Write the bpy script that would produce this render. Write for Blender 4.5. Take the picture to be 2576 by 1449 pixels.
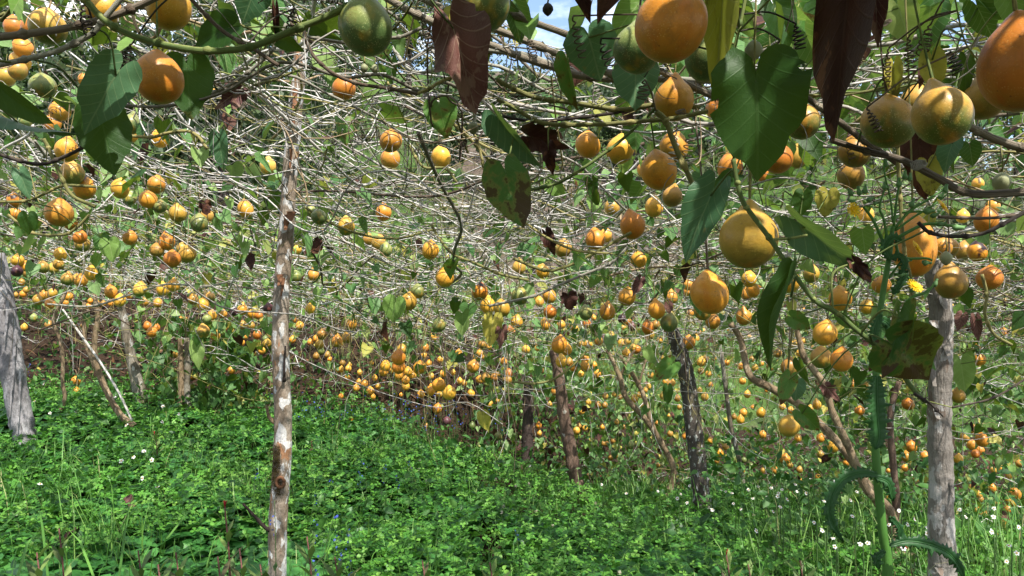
import bpy, math, random
import numpy as np
from mathutils import Matrix, Vector

# ------------------------------------------------------------------ camera, sky, sun, exposure
scn = bpy.context.scene
for o in list(bpy.data.objects):
    bpy.data.objects.remove(o)
CAMZ = 1.30
F = 1861.0                       # focal length in the units of a 2576 x 1449 view
cam_d = bpy.data.cameras.new('camera')
cam_d.sensor_width = 36.0
cam_d.lens = 36.0 * F / 2576.0
cam_d.clip_start = 0.02
cam_d.clip_end = 2000
cam = bpy.data.objects.new('camera', cam_d)
cam.location = (0, 0, CAMZ)
cam.rotation_euler = (math.radians(90), 0, 0)
scn.collection.objects.link(cam)
scn.camera = cam

SUN_EL, SUN_AZ = math.radians(57), math.radians(148)   # azimuth measured from +Y (ahead) towards +X (right)
world = bpy.data.worlds.new('World')
scn.world = world
world.use_nodes = True
wn = world.node_tree.nodes
wl = world.node_tree.links
wn.clear()
w_out = wn.new('ShaderNodeOutputWorld')
w_bg = wn.new('ShaderNodeBackground')
w_bg.inputs['Strength'].default_value = 0.15
w_sky = wn.new('ShaderNodeTexSky')
w_sky.sky_type = 'NISHITA'
w_sky.sun_disc = False
w_sky.sun_elevation = SUN_EL
w_sky.sun_rotation = SUN_AZ
w_sky.dust_density = 1.5
w_tc = wn.new('ShaderNodeTexCoord')
w_map = wn.new('ShaderNodeMapping')
w_map.inputs['Scale'].default_value = (1.6, 1.6, 4.0)
w_noise = wn.new('ShaderNodeTexNoise')
w_noise.inputs['Scale'].default_value = 1.7
w_noise.inputs['Detail'].default_value = 7
w_noise.inputs['Roughness'].default_value = 0.58
w_ramp = wn.new('ShaderNodeValToRGB')
w_ramp.color_ramp.elements[0].position = 0.44
w_ramp.color_ramp.elements[1].position = 0.60
w_mix = wn.new('ShaderNodeMix')
w_mix.data_type = 'RGBA'
w_mix.inputs[7].default_value = (7.5, 7.8, 8.2, 1)
wl.new(w_tc.outputs['Generated'], w_map.inputs['Vector'])
wl.new(w_map.outputs['Vector'], w_noise.inputs['Vector'])
wl.new(w_noise.outputs['Fac'], w_ramp.inputs['Fac'])
wl.new(w_ramp.outputs['Color'], w_mix.inputs[0])
wl.new(w_sky.outputs['Color'], w_mix.inputs[6])
wl.new(w_mix.outputs[2], w_bg.inputs['Color'])
wl.new(w_bg.outputs['Background'], w_out.inputs['Surface'])

sun_d = bpy.data.lights.new('sun', 'SUN')
sun_d.energy = 4.8
sun_d.angle = math.radians(0.5)
sun_d.color = (1.0, 0.95, 0.86)
sun = bpy.data.objects.new('sun', sun_d)
sv = Vector((math.sin(SUN_AZ) * math.cos(SUN_EL), math.cos(SUN_AZ) * math.cos(SUN_EL), math.sin(SUN_EL)))
sun.rotation_euler = sv.to_track_quat('Z', 'Y').to_euler()
scn.collection.objects.link(sun)

scn.view_settings.view_transform = 'Standard'
scn.view_settings.look = 'None'
scn.view_settings.gamma = 1
scn.view_settings.use_curve_mapping = False
scn.view_settings.exposure = 1.0
scn.render.engine = 'CYCLES'
scn.cycles.max_bounces = 6
scn.cycles.transparent_max_bounces = 4
scn.cycles.use_denoising = True

R = random.Random(11)
NR = np.random.default_rng(5)
COL = scn.collection

# ------------------------------------------------------------------ helpers
def P(u, v, d):
    """a point seen at (u, v) of the 2576 x 1449 view, d metres ahead"""
    return np.array([(u - 1288.0) / F * d, d, CAMZ - (v - 724.5) / F * d])

def link(name, data, loc=(0, 0, 0), parent=None):
    o = bpy.data.objects.new(name, data)
    o.location = loc
    if parent is not None:
        o.parent = parent
    COL.objects.link(o)
    return o

def tag(o, label=None, cat=None, group=None, kind=None):
    if label: o['label'] = label
    if cat: o['category'] = cat
    if group: o['group'] = group
    if kind: o['kind'] = kind
    return o

class MB:
    """collects verts / faces as arrays and builds ONE mesh"""
    def __init__(s):
        s.v, s.f, s.luv, s.n = [], [], [], 0
    def add(s, v, faces, luv=None, rnd=None, mat=0):
        v = np.asarray(v, dtype=np.float32).reshape(-1, 3)
        for f in (faces if isinstance(faces, (list, tuple)) else [faces]):
            f = np.asarray(f, dtype=np.int64)
            if f.size == 0: continue
            r = np.full(len(f), R.random() if rnd is None else 0.0) if rnd is None or np.isscalar(rnd) else np.asarray(rnd)
            if rnd is not None and np.isscalar(rnd): r = np.full(len(f), rnd)
            s.f.append((f + s.n, r, mat))
        s.v.append(v)
        s.luv.append(np.zeros((len(v), 3), np.float32) if luv is None else np.asarray(luv, dtype=np.float32))
        s.n += len(v)
        return s
    def mesh(s, name, mats, origin=(0, 0, 0), smooth=True):
        me = bpy.data.meshes.new(name)
        v = np.concatenate(s.v) - np.asarray(origin, dtype=np.float32)
        me.vertices.add(len(v))
        me.vertices.foreach_set('co', v.ravel().astype(np.float32))
        idx = np.concatenate([f.ravel() for f, r, m in s.f])
        tot = np.concatenate([np.full(len(f), f.shape[1]) for f, r, m in s.f])
        start = np.concatenate([[0], np.cumsum(tot)[:-1]])
        me.loops.add(len(idx))
        me.loops.foreach_set('vertex_index', idx.astype(np.int32))
        me.polygons.add(len(tot))
        me.polygons.foreach_set('loop_start', start.astype(np.int32))
        me.polygons.foreach_set('material_index', np.concatenate([np.full(len(f), m) for f, r, m in s.f]).astype(np.int32))
        me.polygons.foreach_set('use_smooth', np.full(len(tot), smooth))
        a = me.attributes.new('luv', 'FLOAT_VECTOR', 'POINT')
        a.data.foreach_set('vector', np.concatenate(s.luv).ravel().astype(np.float32))
        a = me.attributes.new('rnd', 'FLOAT', 'FACE')
        a.data.foreach_set('value', np.concatenate([r for f, r, m in s.f]).astype(np.float32))
        for m in (mats if isinstance(mats, (list, tuple)) else [mats]):
            me.materials.append(m)
        me.update(calc_edges=True)
        me.validate()
        return me
    def obj(s, name, mats, parent=None, origin=(0, 0, 0), smooth=True):
        me = s.mesh(name, mats, origin, smooth)
        loc = np.asarray(origin, dtype=float)
        if parent is not None:
            loc = loc - np.asarray(parent.location)
        return link(name, me, tuple(loc), parent)

def spline(pts, step=6):
    p = np.asarray(pts, dtype=float)
    if len(p) < 3: 
        t = np.linspace(0, 1, step + 1)[:, None]
        return p[0] * (1 - t) + p[-1] * t
    q = np.vstack([2 * p[0] - p[1], p, 2 * p[-1] - p[-2]])
    out = []
    ts = np.linspace(0, 1, step, endpoint=False)[:, None]
    for i in range(1, len(q) - 2):
        a, b, c, d = q[i - 1], q[i], q[i + 1], q[i + 2]
        out.append(0.5 * ((2 * b) + (-a + c) * ts + (2 * a - 5 * b + 4 * c - d) * ts ** 2 + (-a + 3 * b - 3 * c + d) * ts ** 3))
    out.append(p[-1:])
    return np.vstack(out)

def tube(mb, pts, rad, k=6, rnd=None, mat=0, lump=0.0, cap=True):
    p = np.asarray(pts, dtype=float)
    n = len(p)
    r = np.full(n, rad, dtype=float) if np.isscalar(rad) else np.interp(np.linspace(0, 1, n), np.linspace(0, 1, len(rad)), rad)
    t = np.gradient(p, axis=0)
    t /= np.maximum(np.linalg.norm(t, axis=1, keepdims=True), 1e-9)
    m = np.abs(t).mean(axis=0)
    ref = np.zeros(3); ref[int(np.argmin(m))] = 1
    s = np.cross(t, ref); s /= np.maximum(np.linalg.norm(s, axis=1, keepdims=True), 1e-9)
    b = np.cross(t, s)
    a = np.arange(k) / k * 2 * np.pi
    rr = r[:, None] * (1 + (NR.normal(0, lump, (n, k)) if lump else 0))
    v = p[:, None, :] + rr[..., None] * (np.cos(a)[None, :, None] * s[:, None, :] + np.sin(a)[None, :, None] * b[:, None, :])
    L = np.concatenate([[0], np.cumsum(np.linalg.norm(np.diff(p, axis=0), axis=1))])
    luv = np.stack([np.tile(np.cos(a), (n, 1)), np.tile(np.sin(a), (n, 1)), np.tile(L[:, None], (1, k))], -1)
    i = np.arange(n - 1)[:, None] * k
    j = np.arange(k)[None, :]
    j2 = (j + 1) % k
    q = np.stack([i + j, i + j2, i + k + j2, i + k + j], -1).reshape(-1, 4)
    fs = [q]
    vv = v.reshape(-1, 3); lv = luv.reshape(-1, 3)
    if cap:
        vv = np.vstack([vv, p[:1], p[-1:]]); lv = np.vstack([lv, [[0, 0, 0]], [[0, 0, L[-1]]]])
        jj = np.arange(k)
        fs.append(np.concatenate([np.stack([np.full(k, n * k), (jj + 1) % k, jj], -1),
                                  np.stack([np.full(k, n * k + 1), (n - 1) * k + jj, (n - 1) * k + (jj + 1) % k], -1)]))
    mb.add(vv, fs, lv, rnd if rnd is not None else R.random(), mat)

# ------------------------------------------------------------------ materials
def new_mat(name):
    m = bpy.data.materials.new(name)
    m.use_nodes = True
    nt = m.node_tree
    nt.nodes.clear()
    out = nt.nodes.new('ShaderNodeOutputMaterial')
    return m, nt, out

class G:
    """small node-graph writer"""
    def __init__(s, nt): s.nt = nt
    def n(s, typ, **kw):
        x = s.nt.nodes.new(typ)
        for k, v in kw.items(): setattr(x, k, v)
        return x
    def l(s, a, b): s.nt.links.new(a, b)
    def val(s, sock, x):
        if hasattr(x, 'is_linked') or hasattr(x, 'links'): s.l(x, sock)
        else: sock.default_value = x
    def math(s, op, a, b=0.0, c=None, clamp=False):
        x = s.n('ShaderNodeMath', operation=op); x.use_clamp = clamp
        s.val(x.inputs[0], a); s.val(x.inputs[1], b)
        if c is not None: s.val(x.inputs[2], c)
        return x.outputs[0]
    def mix(s, fac, a, b, mode='MIX'):
        x = s.n('ShaderNodeMix', data_type='RGBA'); x.blend_type = mode
        s.val(x.inputs[0], fac)
        for i, c in ((6, a), (7, b)):
            s.val(x.inputs[i], (*c, 1) if isinstance(c, tuple) and len(c) == 3 else c)
        return x.outputs[2]
    def noise(s, scale, detail=3, vec=None, rough=0.5, dist=0.0):
        x = s.n('ShaderNodeTexNoise')
        x.inputs['Scale'].default_value = scale; x.inputs['Detail'].default_value = detail
        x.inputs['Roughness'].default_value = rough; x.inputs['Distortion'].default_value = dist
        if vec is not None: s.l(vec, x.inputs['Vector'])
        return x.outputs['Fac']
    def step(s, x, a, b):
        m = s.n('ShaderNodeMapRange', interpolation_type='SMOOTHSTEP')
        s.val(m.inputs[0], x); m.inputs[1].default_value = a; m.inputs[2].default_value = b
        return m.outputs[0]
    def ramp(s, fac, stops):
        x = s.n('ShaderNodeValToRGB')
        e = x.color_ramp.elements
        while len(e) < len(stops): e.new(0.5)
        for el, (p, c) in zip(e, stops): el.position = p; el.color = (*c, 1)
        s.val(x.inputs[0], fac)
        return x.outputs['Color']
    def attr(s, name, out='Vector'):
        x = s.n('ShaderNodeAttribute'); x.attribute_name = name
        return x.outputs[out]
    def orand(s): return s.n('ShaderNodeObjectInfo').outputs['Random']
    def bsdf(s, col, rough=0.6, spec=0.4):
        x = s.n('ShaderNodeBsdfPrincipled')
        s.val(x.inputs['Base Color'], (*col, 1) if isinstance(col, tuple) and len(col) == 3 else col)
        s.val(x.inputs['Roughness'], rough); x.inputs['Specular IOR Level'].default_value = spec
        return x
    def bump(s, h, strength, dist, bs):
        x = s.n('ShaderNodeBump'); x.inputs['Strength'].default_value = strength; x.inputs['Distance'].default_value = dist
        s.l(h, x.inputs['Height']); s.l(x.outputs[0], bs.inputs['Normal'])
    def vscale(s, vec, sc):
        x = s.n('ShaderNodeVectorMath', operation='MULTIPLY'); s.l(vec, x.inputs[0]); x.inputs[1].default_value = sc
        return x.outputs[0]
    def vadd(s, vec, f):
        x = s.n('ShaderNodeVectorMath', operation='ADD'); s.l(vec, x.inputs[0]); s.l(f, x.inputs[1])
        return x.outputs[0]

def fruit_mat(name, top, bottom, speck, blush, split=0.0, speck_amt=0.5, dark=None):
    m, nt, out = new_mat(name); g = G(nt)
    oc = g.n('ShaderNodeTexCoord').outputs['Object']
    rnd = g.orand()
    vec = g.vadd(oc, g.math('MULTIPLY', rnd, 37.0))
    big = g.noise(2.3, 3, vec)
    sep = g.n('ShaderNodeSeparateXYZ'); g.l(oc, sep.inputs[0])
    h = g.math('ADD', sep.outputs[2], g.math('MULTIPLY', g.math('SUBTRACT', big, 0.5), 0.9))
    h = g.math('ADD', h, g.math('MULTIPLY', g.math('SUBTRACT', rnd, 0.5), 0.25))
    base = g.mix(g.step(h, split - 0.28, split + 0.22), bottom, top)
    base = g.mix(g.math('MULTIPLY', g.step(g.noise(3.1, 2, g.vscale(vec, (1, 1, .45))), 0.5, 0.72), 0.75), base, blush)
    vo = g.n('ShaderNodeTexVoronoi', feature='F1'); vo.inputs['Scale'].default_value = 30; g.l(vec, vo.inputs['Vector'])
    sp = g.math('MULTIPLY', g.math('SUBTRACT', 1.0, g.step(vo.outputs['Distance'], 0.14, 0.36)), speck_amt)
    sp = g.math('MULTIPLY', sp, g.step(g.noise(6, 2, vec), 0.35, 0.65))
    base = g.mix(sp, base, speck)
    smut = g.step(g.noise(3.6, 5, vec, .7, .5), .46, .72)
    base = g.mix(g.math('MULTIPLY', smut, .42), base, (0.17, 0.095, 0.028))
    scar = g.step(g.noise(5.5, 4, g.vscale(vec, (1.3, 1.3, 0.5)), 0.65), 0.65, 0.72)
    base = g.mix(g.math('MULTIPLY', scar, 0.55), base, (0.11, 0.055, 0.02))
    dots = g.n('ShaderNodeTexVoronoi', feature='F1'); dots.inputs['Scale'].default_value = 6.5; g.l(vec, dots.inputs['Vector'])
    dd = g.math('SUBTRACT', 1.0, g.step(dots.outputs['Distance'], 0.05, 0.10))
    base = g.mix(g.math('MULTIPLY', dd, 0.55), base, (0.07, 0.03, 0.012))
    if dark:
        base = g.mix(g.step(g.math('ADD', g.noise(1.6, 2, vec), g.math('MULTIPLY', sep.outputs[2], dark)), 0.58, 0.70), base, (0.03, 0.012, 0.012))
    hs = g.n('ShaderNodeHueSaturation')
    g.l(base, hs.inputs['Color'])
    g.l(g.math('ADD', 0.488, g.math('MULTIPLY', rnd, 0.022)), hs.inputs['Hue'])
    g.l(g.math('ADD', 0.82, g.math('MULTIPLY', rnd, 0.3)), hs.inputs['Value'])
    b = g.bsdf(hs.outputs['Color'], 0.42, 0.35)
    b.inputs['Coat Weight'].default_value = 0.10; b.inputs['Coat Roughness'].default_value = 0.25
    try:
        b.inputs['Subsurface Weight'].default_value = 0.0
    except Exception: pass
    hh = g.math('ADD', g.math('MULTIPLY', vo.outputs['Distance'], 0.3), g.noise(9, 2, vec))
    g.bump(hh, 0.10, 0.006, b)
    g.l(b.outputs[0], out.inputs[0])
    return m

FM = {
 'o': fruit_mat('fruit_skin_orange', (0.57, 0.225, 0.022), (0.40, 0.22, 0.022), (0.80, 0.55, 0.16), (0.54, 0.17, 0.014), -0.42, .4),
 'y': fruit_mat('fruit_skin_yellow', (0.60, 0.295, 0.032), (0.40, 0.27, 0.03), (0.82, 0.60, 0.19), (0.58, 0.23, 0.018), -0.32, .45),
 'm': fruit_mat('fruit_skin_yellow_green', (0.55, 0.32, 0.055), (0.12, 0.16, 0.028), (0.76, 0.64, 0.25), (0.58, 0.29, 0.02), -0.05, .6),
 'g': fruit_mat('fruit_skin_green', (0.22, 0.25, 0.075), (0.085, 0.14, 0.042), (0.46, 0.47, 0.20), (0.40, 0.25, 0.03), 0.05, .85),
 'b': fruit_mat('fruit_skin_olive', (0.42, 0.23, 0.035), (0.20, 0.15, 0.024), (0.56, 0.39, 0.11), (0.42, 0.18, 0.018), -0.1, .4),
 'd': fruit_mat('fruit_skin_bruised', (0.62, 0.27, 0.018), (0.33, 0.18, 0.02), (0.66, 0.42, 0.12), (0.50, 0.16, 0.01), -0.3, .3, 0.22),
 'p': fruit_mat('fruit_skin_purple', (0.075, 0.025, 0.035), (0.04, 0.018, 0.03), (0.16, 0.08, 0.09), (0.13, 0.03, 0.025), 0.1, .3),
}

def wood_mat(name, c1, c2, c3, rnd_amt=0.5, ridge=6.0, lich=None, bump=0.5, scale=1.0):
    """stem / bark: ridges along the length, from the tube's own coordinates"""
    m, nt, out = new_mat(name); g = G(nt)
    lv = g.attr('luv')
    r = g.attr('rnd', 'Fac')
    vec = g.vadd(g.vscale(lv, (ridge, ridge, 14.0 * scale)), g.math('MULTIPLY', r, 31.0))
    n1 = g.noise(1.0, 4, vec, 0.6)
    n2 = g.noise(0.35, 3, g.vscale(vec, (0.6, 0.6, 0.35)))
    col = g.mix(g.step(n1, 0.32, 0.68), c1, c2)
    col = g.mix(g.step(g.math('ADD', n2, g.math('MULTIPLY', g.math('SUBTRACT', r, 0.5), rnd_amt)), 0.42, 0.66), col, c3)
    if lich:
        col = g.mix(g.math('MULTIPLY', g.step(g.noise(2.6, 5, g.vscale(vec, (.7, .7, 1.1)), 0.65), 0.55, 0.62), 0.9), col, lich)
    b = g.bsdf(col, 0.75, 0.25)
    g.bump(n1, bump, 0.01, b)
    g.l(b.outputs[0], out.inputs[0])
    return m

VM = {
 'dry':   wood_mat('vine_dry', (0.48, 0.45, 0.41), (0.27, 0.245, 0.215), (0.64, 0.61, 0.575), .9),
 'tan':   wood_mat('vine_tan', (0.34, 0.24, 0.14), (0.23, 0.16, 0.09), (0.42, 0.32, 0.2), .6),
 'olive': wood_mat('vine_olive', (0.20, 0.19, 0.065), (0.13, 0.13, 0.045), (0.30, 0.26, 0.10), .7),
 'green': wood_mat('vine_green', (0.10, 0.145, 0.04), (0.065, 0.10, 0.03), (0.20, 0.22, 0.07), .4, 3.0, bump=.2),
 'brown': wood_mat('vine_brown', (0.14, 0.10, 0.07), (0.08, 0.055, 0.04), (0.21, 0.17, 0.13), .5),
 'grey':  wood_mat('vine_grey', (0.23, 0.21, 0.17), (0.15, 0.13, 0.10), (0.30, 0.29, 0.24), .5),
 'woody': wood_mat('vine_woody', (0.27, 0.215, 0.155), (0.075, 0.058, 0.042), (0.34, 0.29, 0.22), .4, 5.0, bump=1.0, scale=.35),
 'dark':  wood_mat('vine_dark', (0.045, 0.032, 0.026), (0.025, 0.02, 0.018), (0.075, 0.058, 0.045), .5),
}

def leaf_mat(name, stops, vein=(0.30, 0.36, 0.16), vein_amt=0.5, blot=None, blot_lo=0.6, trans=0.30, rough=0.42, bump=0.25, use_obj=True, rim_c=(0.20, 0.15, 0.04)):
    m, nt, out = new_mat(name); g = G(nt)
    lv = g.attr('luv'); r = g.attr('rnd', 'Fac')
    if use_obj: r = g.math('FRACT', g.math('ADD', r, g.orand()))
    sep = g.n('ShaderNodeSeparateXYZ'); g.l(lv, sep.inputs[0])
    x, y = sep.outputs[0], sep.outputs[1]
    ax = g.math('ABSOLUTE', x)
    mid = g.math('SUBTRACT', 1.0, g.step(ax, 0.006, 0.022))
    s = g.math('MULTIPLY', g.math('ADD', g.math('SUBTRACT', y, g.math('MULTIPLY', ax, 1.05)), g.math('MULTIPLY', g.math('POWER', ax, 2.0), 0.7)), 5.6)
    fr = g.math('ABSOLUTE', g.math('SUBTRACT', g.math('FRACT', s), 0.5))
    side = g.math('MULTIPLY', g.math('SUBTRACT', 1.0, g.step(fr, 0.015, 0.075)), 0.75)
    veins = g.math('MAXIMUM', mid, side)
    off = g.vadd(lv, g.math('MULTIPLY', r, 41.0))
    net = g.n('ShaderNodeTexVoronoi', feature='DISTANCE_TO_EDGE'); net.inputs['Scale'].default_value = 17; g.l(off, net.inputs['Vector'])
    base = g.ramp(r, stops)
    tone = g.noise(3.2, 3, off)
    hv = g.n('ShaderNodeHueSaturation'); g.l(base, hv.inputs['Color'])
    g.l(g.math('ADD', 0.72, g.math('MULTIPLY', tone, 0.56)), hv.inputs['Value'])
    base = g.mix(g.math('MULTIPLY', veins, vein_amt), hv.outputs['Color'], vein)
    if blot:
        rim = g.math('MULTIPLY', g.math('ADD', g.math('POWER', ax, 2.0), g.math('MULTIPLY', y, y)), 0.16)
        bl = g.step(g.math('ADD', g.noise(2.6, 5, off, 0.6), rim), blot_lo, blot_lo + 0.05)
        edge = g.math('MULTIPLY', g.step(g.math('ADD', g.noise(2.6, 5, off, 0.6), rim), blot_lo - 0.07, blot_lo), 0.5)
        base = g.mix(edge, base, rim_c)
        base = g.mix(bl, base, blot)
    b = g.bsdf(base, rough, 0.22)
    hh = g.math('ADD', g.math('MULTIPLY', veins, -0.5), g.math('MULTIPLY', g.math('MINIMUM', net.outputs['Distance'], 0.12), 0.8))
    g.bump(g.math('ADD', hh, tone), bump, 0.004, b)
    tr = g.n('ShaderNodeBsdfTranslucent')
    tc = g.mix(0.6, base, (0.20, 0.30, 0.02), 'MIX') if trans > 0.15 else base
    g.l(tc, tr.inputs['Color'])
    ms = g.n('ShaderNodeMixShader'); ms.inputs[0].default_value = trans
    g.l(b.outputs[0], ms.inputs[1]); g.l(tr.outputs[0], ms.inputs[2]); g.l(ms.outputs[0], out.inputs[0])
    return m

LM = {
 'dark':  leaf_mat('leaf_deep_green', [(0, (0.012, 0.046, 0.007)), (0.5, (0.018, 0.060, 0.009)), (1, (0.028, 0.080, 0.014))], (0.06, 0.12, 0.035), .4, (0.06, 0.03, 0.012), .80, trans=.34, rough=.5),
 'blue':  leaf_mat('leaf_bluish_green', [(0, (0.040, 0.105, 0.050)), (0.5, (0.052, 0.13, 0.060)), (1, (0.07, 0.155, 0.075))], (0.20, 0.28, 0.14), .5, (0.09, 0.04, 0.02), .78, trans=.2),
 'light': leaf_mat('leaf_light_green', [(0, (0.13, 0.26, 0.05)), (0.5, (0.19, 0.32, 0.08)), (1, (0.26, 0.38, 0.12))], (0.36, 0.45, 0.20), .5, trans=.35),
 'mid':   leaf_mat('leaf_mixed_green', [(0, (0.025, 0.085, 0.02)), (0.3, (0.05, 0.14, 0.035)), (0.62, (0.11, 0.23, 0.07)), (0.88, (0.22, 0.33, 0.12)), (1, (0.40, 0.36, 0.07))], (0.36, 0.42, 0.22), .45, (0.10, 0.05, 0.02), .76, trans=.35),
 'spot':  leaf_mat('leaf_blotched', [(0, (0.05, 0.14, 0.022)), (1, (0.09, 0.20, 0.04))], (0.18, 0.27, 0.08), .4, (0.085, 0.025, 0.014), .63, trans=.26),
 'rot':   leaf_mat('leaf_dark_blotched', [(0, (0.028, 0.085, 0.014)), (1, (0.05, 0.13, 0.025))], (0.10, 0.18, 0.06), .3, (0.05, 0.014, 0.012), .56, trans=.24),
 'yellow': leaf_mat('leaf_yellowed', [(0, (0.36, 0.32, 0.05)), (1, (0.46, 0.40, 0.08))], (0.5, 0.45, 0.2), .4, (0.10, 0.035, 0.03), .66, trans=.3),
 'dead':  leaf_mat('leaf_dead', [(0, (0.035, 0.012, 0.010)), (0.5, (0.055, 0.020, 0.014)), (1, (0.085, 0.034, 0.02))], (0.12, 0.06, 0.035), .3, (0.12, 0.05, 0.025), .60, trans=.05, rough=.6, bump=.5, rim_c=(0.05, 0.02, 0.012)),
 'plum':  leaf_mat('leaf_plum_brown', [(0, (0.10, 0.043, 0.044)), (0.5, (0.13, 0.055, 0.048)), (1, (0.155, 0.075, 0.055))], (0.45, 0.32, 0.23), .5, (0.20, 0.115, 0.085), .60, trans=.06, rough=.55, bump=.5, rim_c=(0.10, 0.035, 0.03)),
}

def plain_mat(name, c, rough=0.6, var=0.35, scale=30, trans=0.0):
    m, nt, out = new_mat(name); g = G(nt)
    oc = g.n('ShaderNodeTexCoord').outputs['Object']
    r = g.attr('rnd', 'Fac')
    n = g.noise(scale, 3, oc)
    hs = g.n('ShaderNodeHueSaturation'); hs.inputs['Color'].default_value = (*c, 1)
    g.l(g.math('ADD', 1.0 - var, g.math('MULTIPLY', g.math('ADD', n, g.math('MULTIPLY', r, 0.6)), var * 1.25)), hs.inputs['Value'])
    b = g.bsdf(hs.outputs['Color'], rough, 0.3)
    if trans:
        tr = g.n('ShaderNodeBsdfTranslucent'); g.l(hs.outputs['Color'], tr.inputs['Color'])
        ms = g.n('ShaderNodeMixShader'); ms.inputs[0].default_value = trans
        g.l(b.outputs[0], ms.inputs[1]); g.l(tr.outputs[0], ms.inputs[2]); g.l(ms.outputs[0], out.inputs[0])
    else:
        g.l(b.outputs[0], out.inputs[0])
    return m

def herb_mat(name, stops, rough=0.5, trans=0.25):
    m, nt, out = new_mat(name); g = G(nt)
    r = g.attr('rnd', 'Fac')
    col = g.ramp(r, stops)
    oc = g.n('ShaderNodeTexCoord').outputs['Object']
    hs = g.n('ShaderNodeHueSaturation'); g.l(col, hs.inputs['Color'])
    g.l(g.math('ADD', 0.7, g.math('MULTIPLY', g.noise(2.2, 3, oc), 0.6)), hs.inputs['Value'])
    b = g.bsdf(hs.outputs['Color'], rough, 0.4)
    tr = g.n('ShaderNodeBsdfTranslucent'); g.l(g.mix(0.4, hs.outputs['Color'], (0.12, 0.3, 0.02)), tr.inputs['Color'])
    ms = g.n('ShaderNodeMixShader'); ms.inputs[0].default_value = trans
    g.l(b.outputs[0], ms.inputs[1]); g.l(tr.outputs[0], ms.inputs[2]); g.l(ms.outputs[0], out.inputs[0])
    return m

# ------------------------------------------------------------------ the ground
GC = []    # control points of the ground: seen at (u, v), distance d
for u, v, d in [(0, 1449, 2.75), (700, 1449, 3.0), (1288, 1449, 3.05), (1900, 1449, 3.05), (2576, 1449, 3.05),
                (75, 1120, 4.7), (350, 1010, 6.0), (465, 1050, 6.0), (320, 1066, 5.2), (155, 1030, 5.4), (1000, 1085, 6.3),
                (1330, 1195, 5.9), (1465, 1255, 5.2), (1675, 1262, 5.2), (1780, 1305, 4.3), (1875, 1255, 5.3),
                (2245, 1335, 4.4), (2576, 1365, 4.2), (-600, 1120, 4.5), (3200, 1400, 4.0)]:
    p = P(u, v, d); GC.append((p[0], p[1], p[2] - .07))
for u, v, d, e in [(1150, 1140, 6.2, .8), (1330, 1195, 5.9, .9), (1465, 1255, 5.2, 1.1), (1675, 1262, 5.2, 1.0), (1875, 1255, 5.3, 1.0), (2245, 1335, 4.4, 1.1), (2576, 1365, 4.2, 1.1), (3000, 1385, 4.1, 1.1)]:
    p = P(u, v, d); GC.append((p[0] * (1 + e / d), d + e, p[2] - .62))
GC += [(-1.5, 0, .22), (1.5, 0, .12), (0, -2, .3), (-4, -2, .4), (4, -2, .0), (-5, 2, .35), (5, 2, -.15),
       (-4, 6.9, .45), (-2.2, 6.9, .35), (-.6, 7.1, .1), (1.0, 7.6, -.95), (3.0, 7.4, -1.25), (5.5, 7.0, -1.4),
       (-3.6, 8.1, 1.25), (-1.8, 8.3, 1.0), (-.2, 8.6, .6), (1.4, 9.2, -1.1), (3.4, 9.2, -1.5), (6, 9, -1.7),
       (-4, 12, 1.2), (0, 12, .4), (4, 12, -1.2), (9, 12, -1.4), (-9, 6, .8), (-9, 12, 1.4)]
GC = np.array(GC)
def tps(r2): return 0.5 * r2 * np.log(np.maximum(r2, 1e-9))
_n = len(GC)
_A = np.zeros((_n + 3, _n + 3))
_d2 = ((GC[:, None, :2] - GC[None, :, :2]) ** 2).sum(-1)
_A[:_n, :_n] = tps(_d2) + np.eye(_n) * 0.02
_A[:_n, _n:] = np.c_[np.ones(_n), GC[:, :2]]
_A[_n:, :_n] = _A[:_n, _n:].T
_w = np.linalg.solve(_A, np.r_[GC[:, 2], 0, 0, 0])
def smooth01(t):
    t = np.clip(t, 0, 1); return t * t * (3 - 2 * t)
def ground(x, y):
    x = np.asarray(x, dtype=float); y = np.asarray(y, dtype=float)
    xc, yc = np.clip(x, -9, 9), np.clip(y, -2, 12)
    d2 = (xc[..., None] - GC[:, 0]) ** 2 + (yc[..., None] - GC[:, 1]) ** 2
    z = tps(d2) @ _w[:_n] + _w[_n] + _w[_n + 1] * xc + _w[_n + 2] * yc
    z = z + 0.025 * np.sin(x * 5.1 + 1.3 * y) * np.sin(y * 4.3 - x)
    far = -1.2 + 0.52 * np.maximum(y - 13, 0) - 0.0022 * np.maximum(y - 13, 0) ** 2 + 0.5 * np.sin(x * .21 + y * .13) * smooth01((y - 12) / 8) - 0.012 * np.maximum(x - 2, 0) * smooth01((y - 14) / 20) * np.maximum(y - 14, 0) * .5
    f = smooth01((y - 10.5) / 4.5)
    return z * (1 - f) + far * f

def grid_mesh(name, x0, x1, nx, y0, y1, ny, mat):
    xs, ys = np.meshgrid(np.linspace(x0, x1, nx), np.linspace(y0, y1, ny))
    v = np.stack([xs, ys, ground(xs, ys)], -1).reshape(-1, 3)
    i = (np.arange(ny - 1)[:, None] * nx + np.arange(nx - 1)[None, :])
    q = np.stack([i, i + 1, i + nx + 1, i + nx], -1).reshape(-1, 4)
    mb = MB(); mb.add(v, q, v, 0.5)
    return mb.obj(name, mat)

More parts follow.
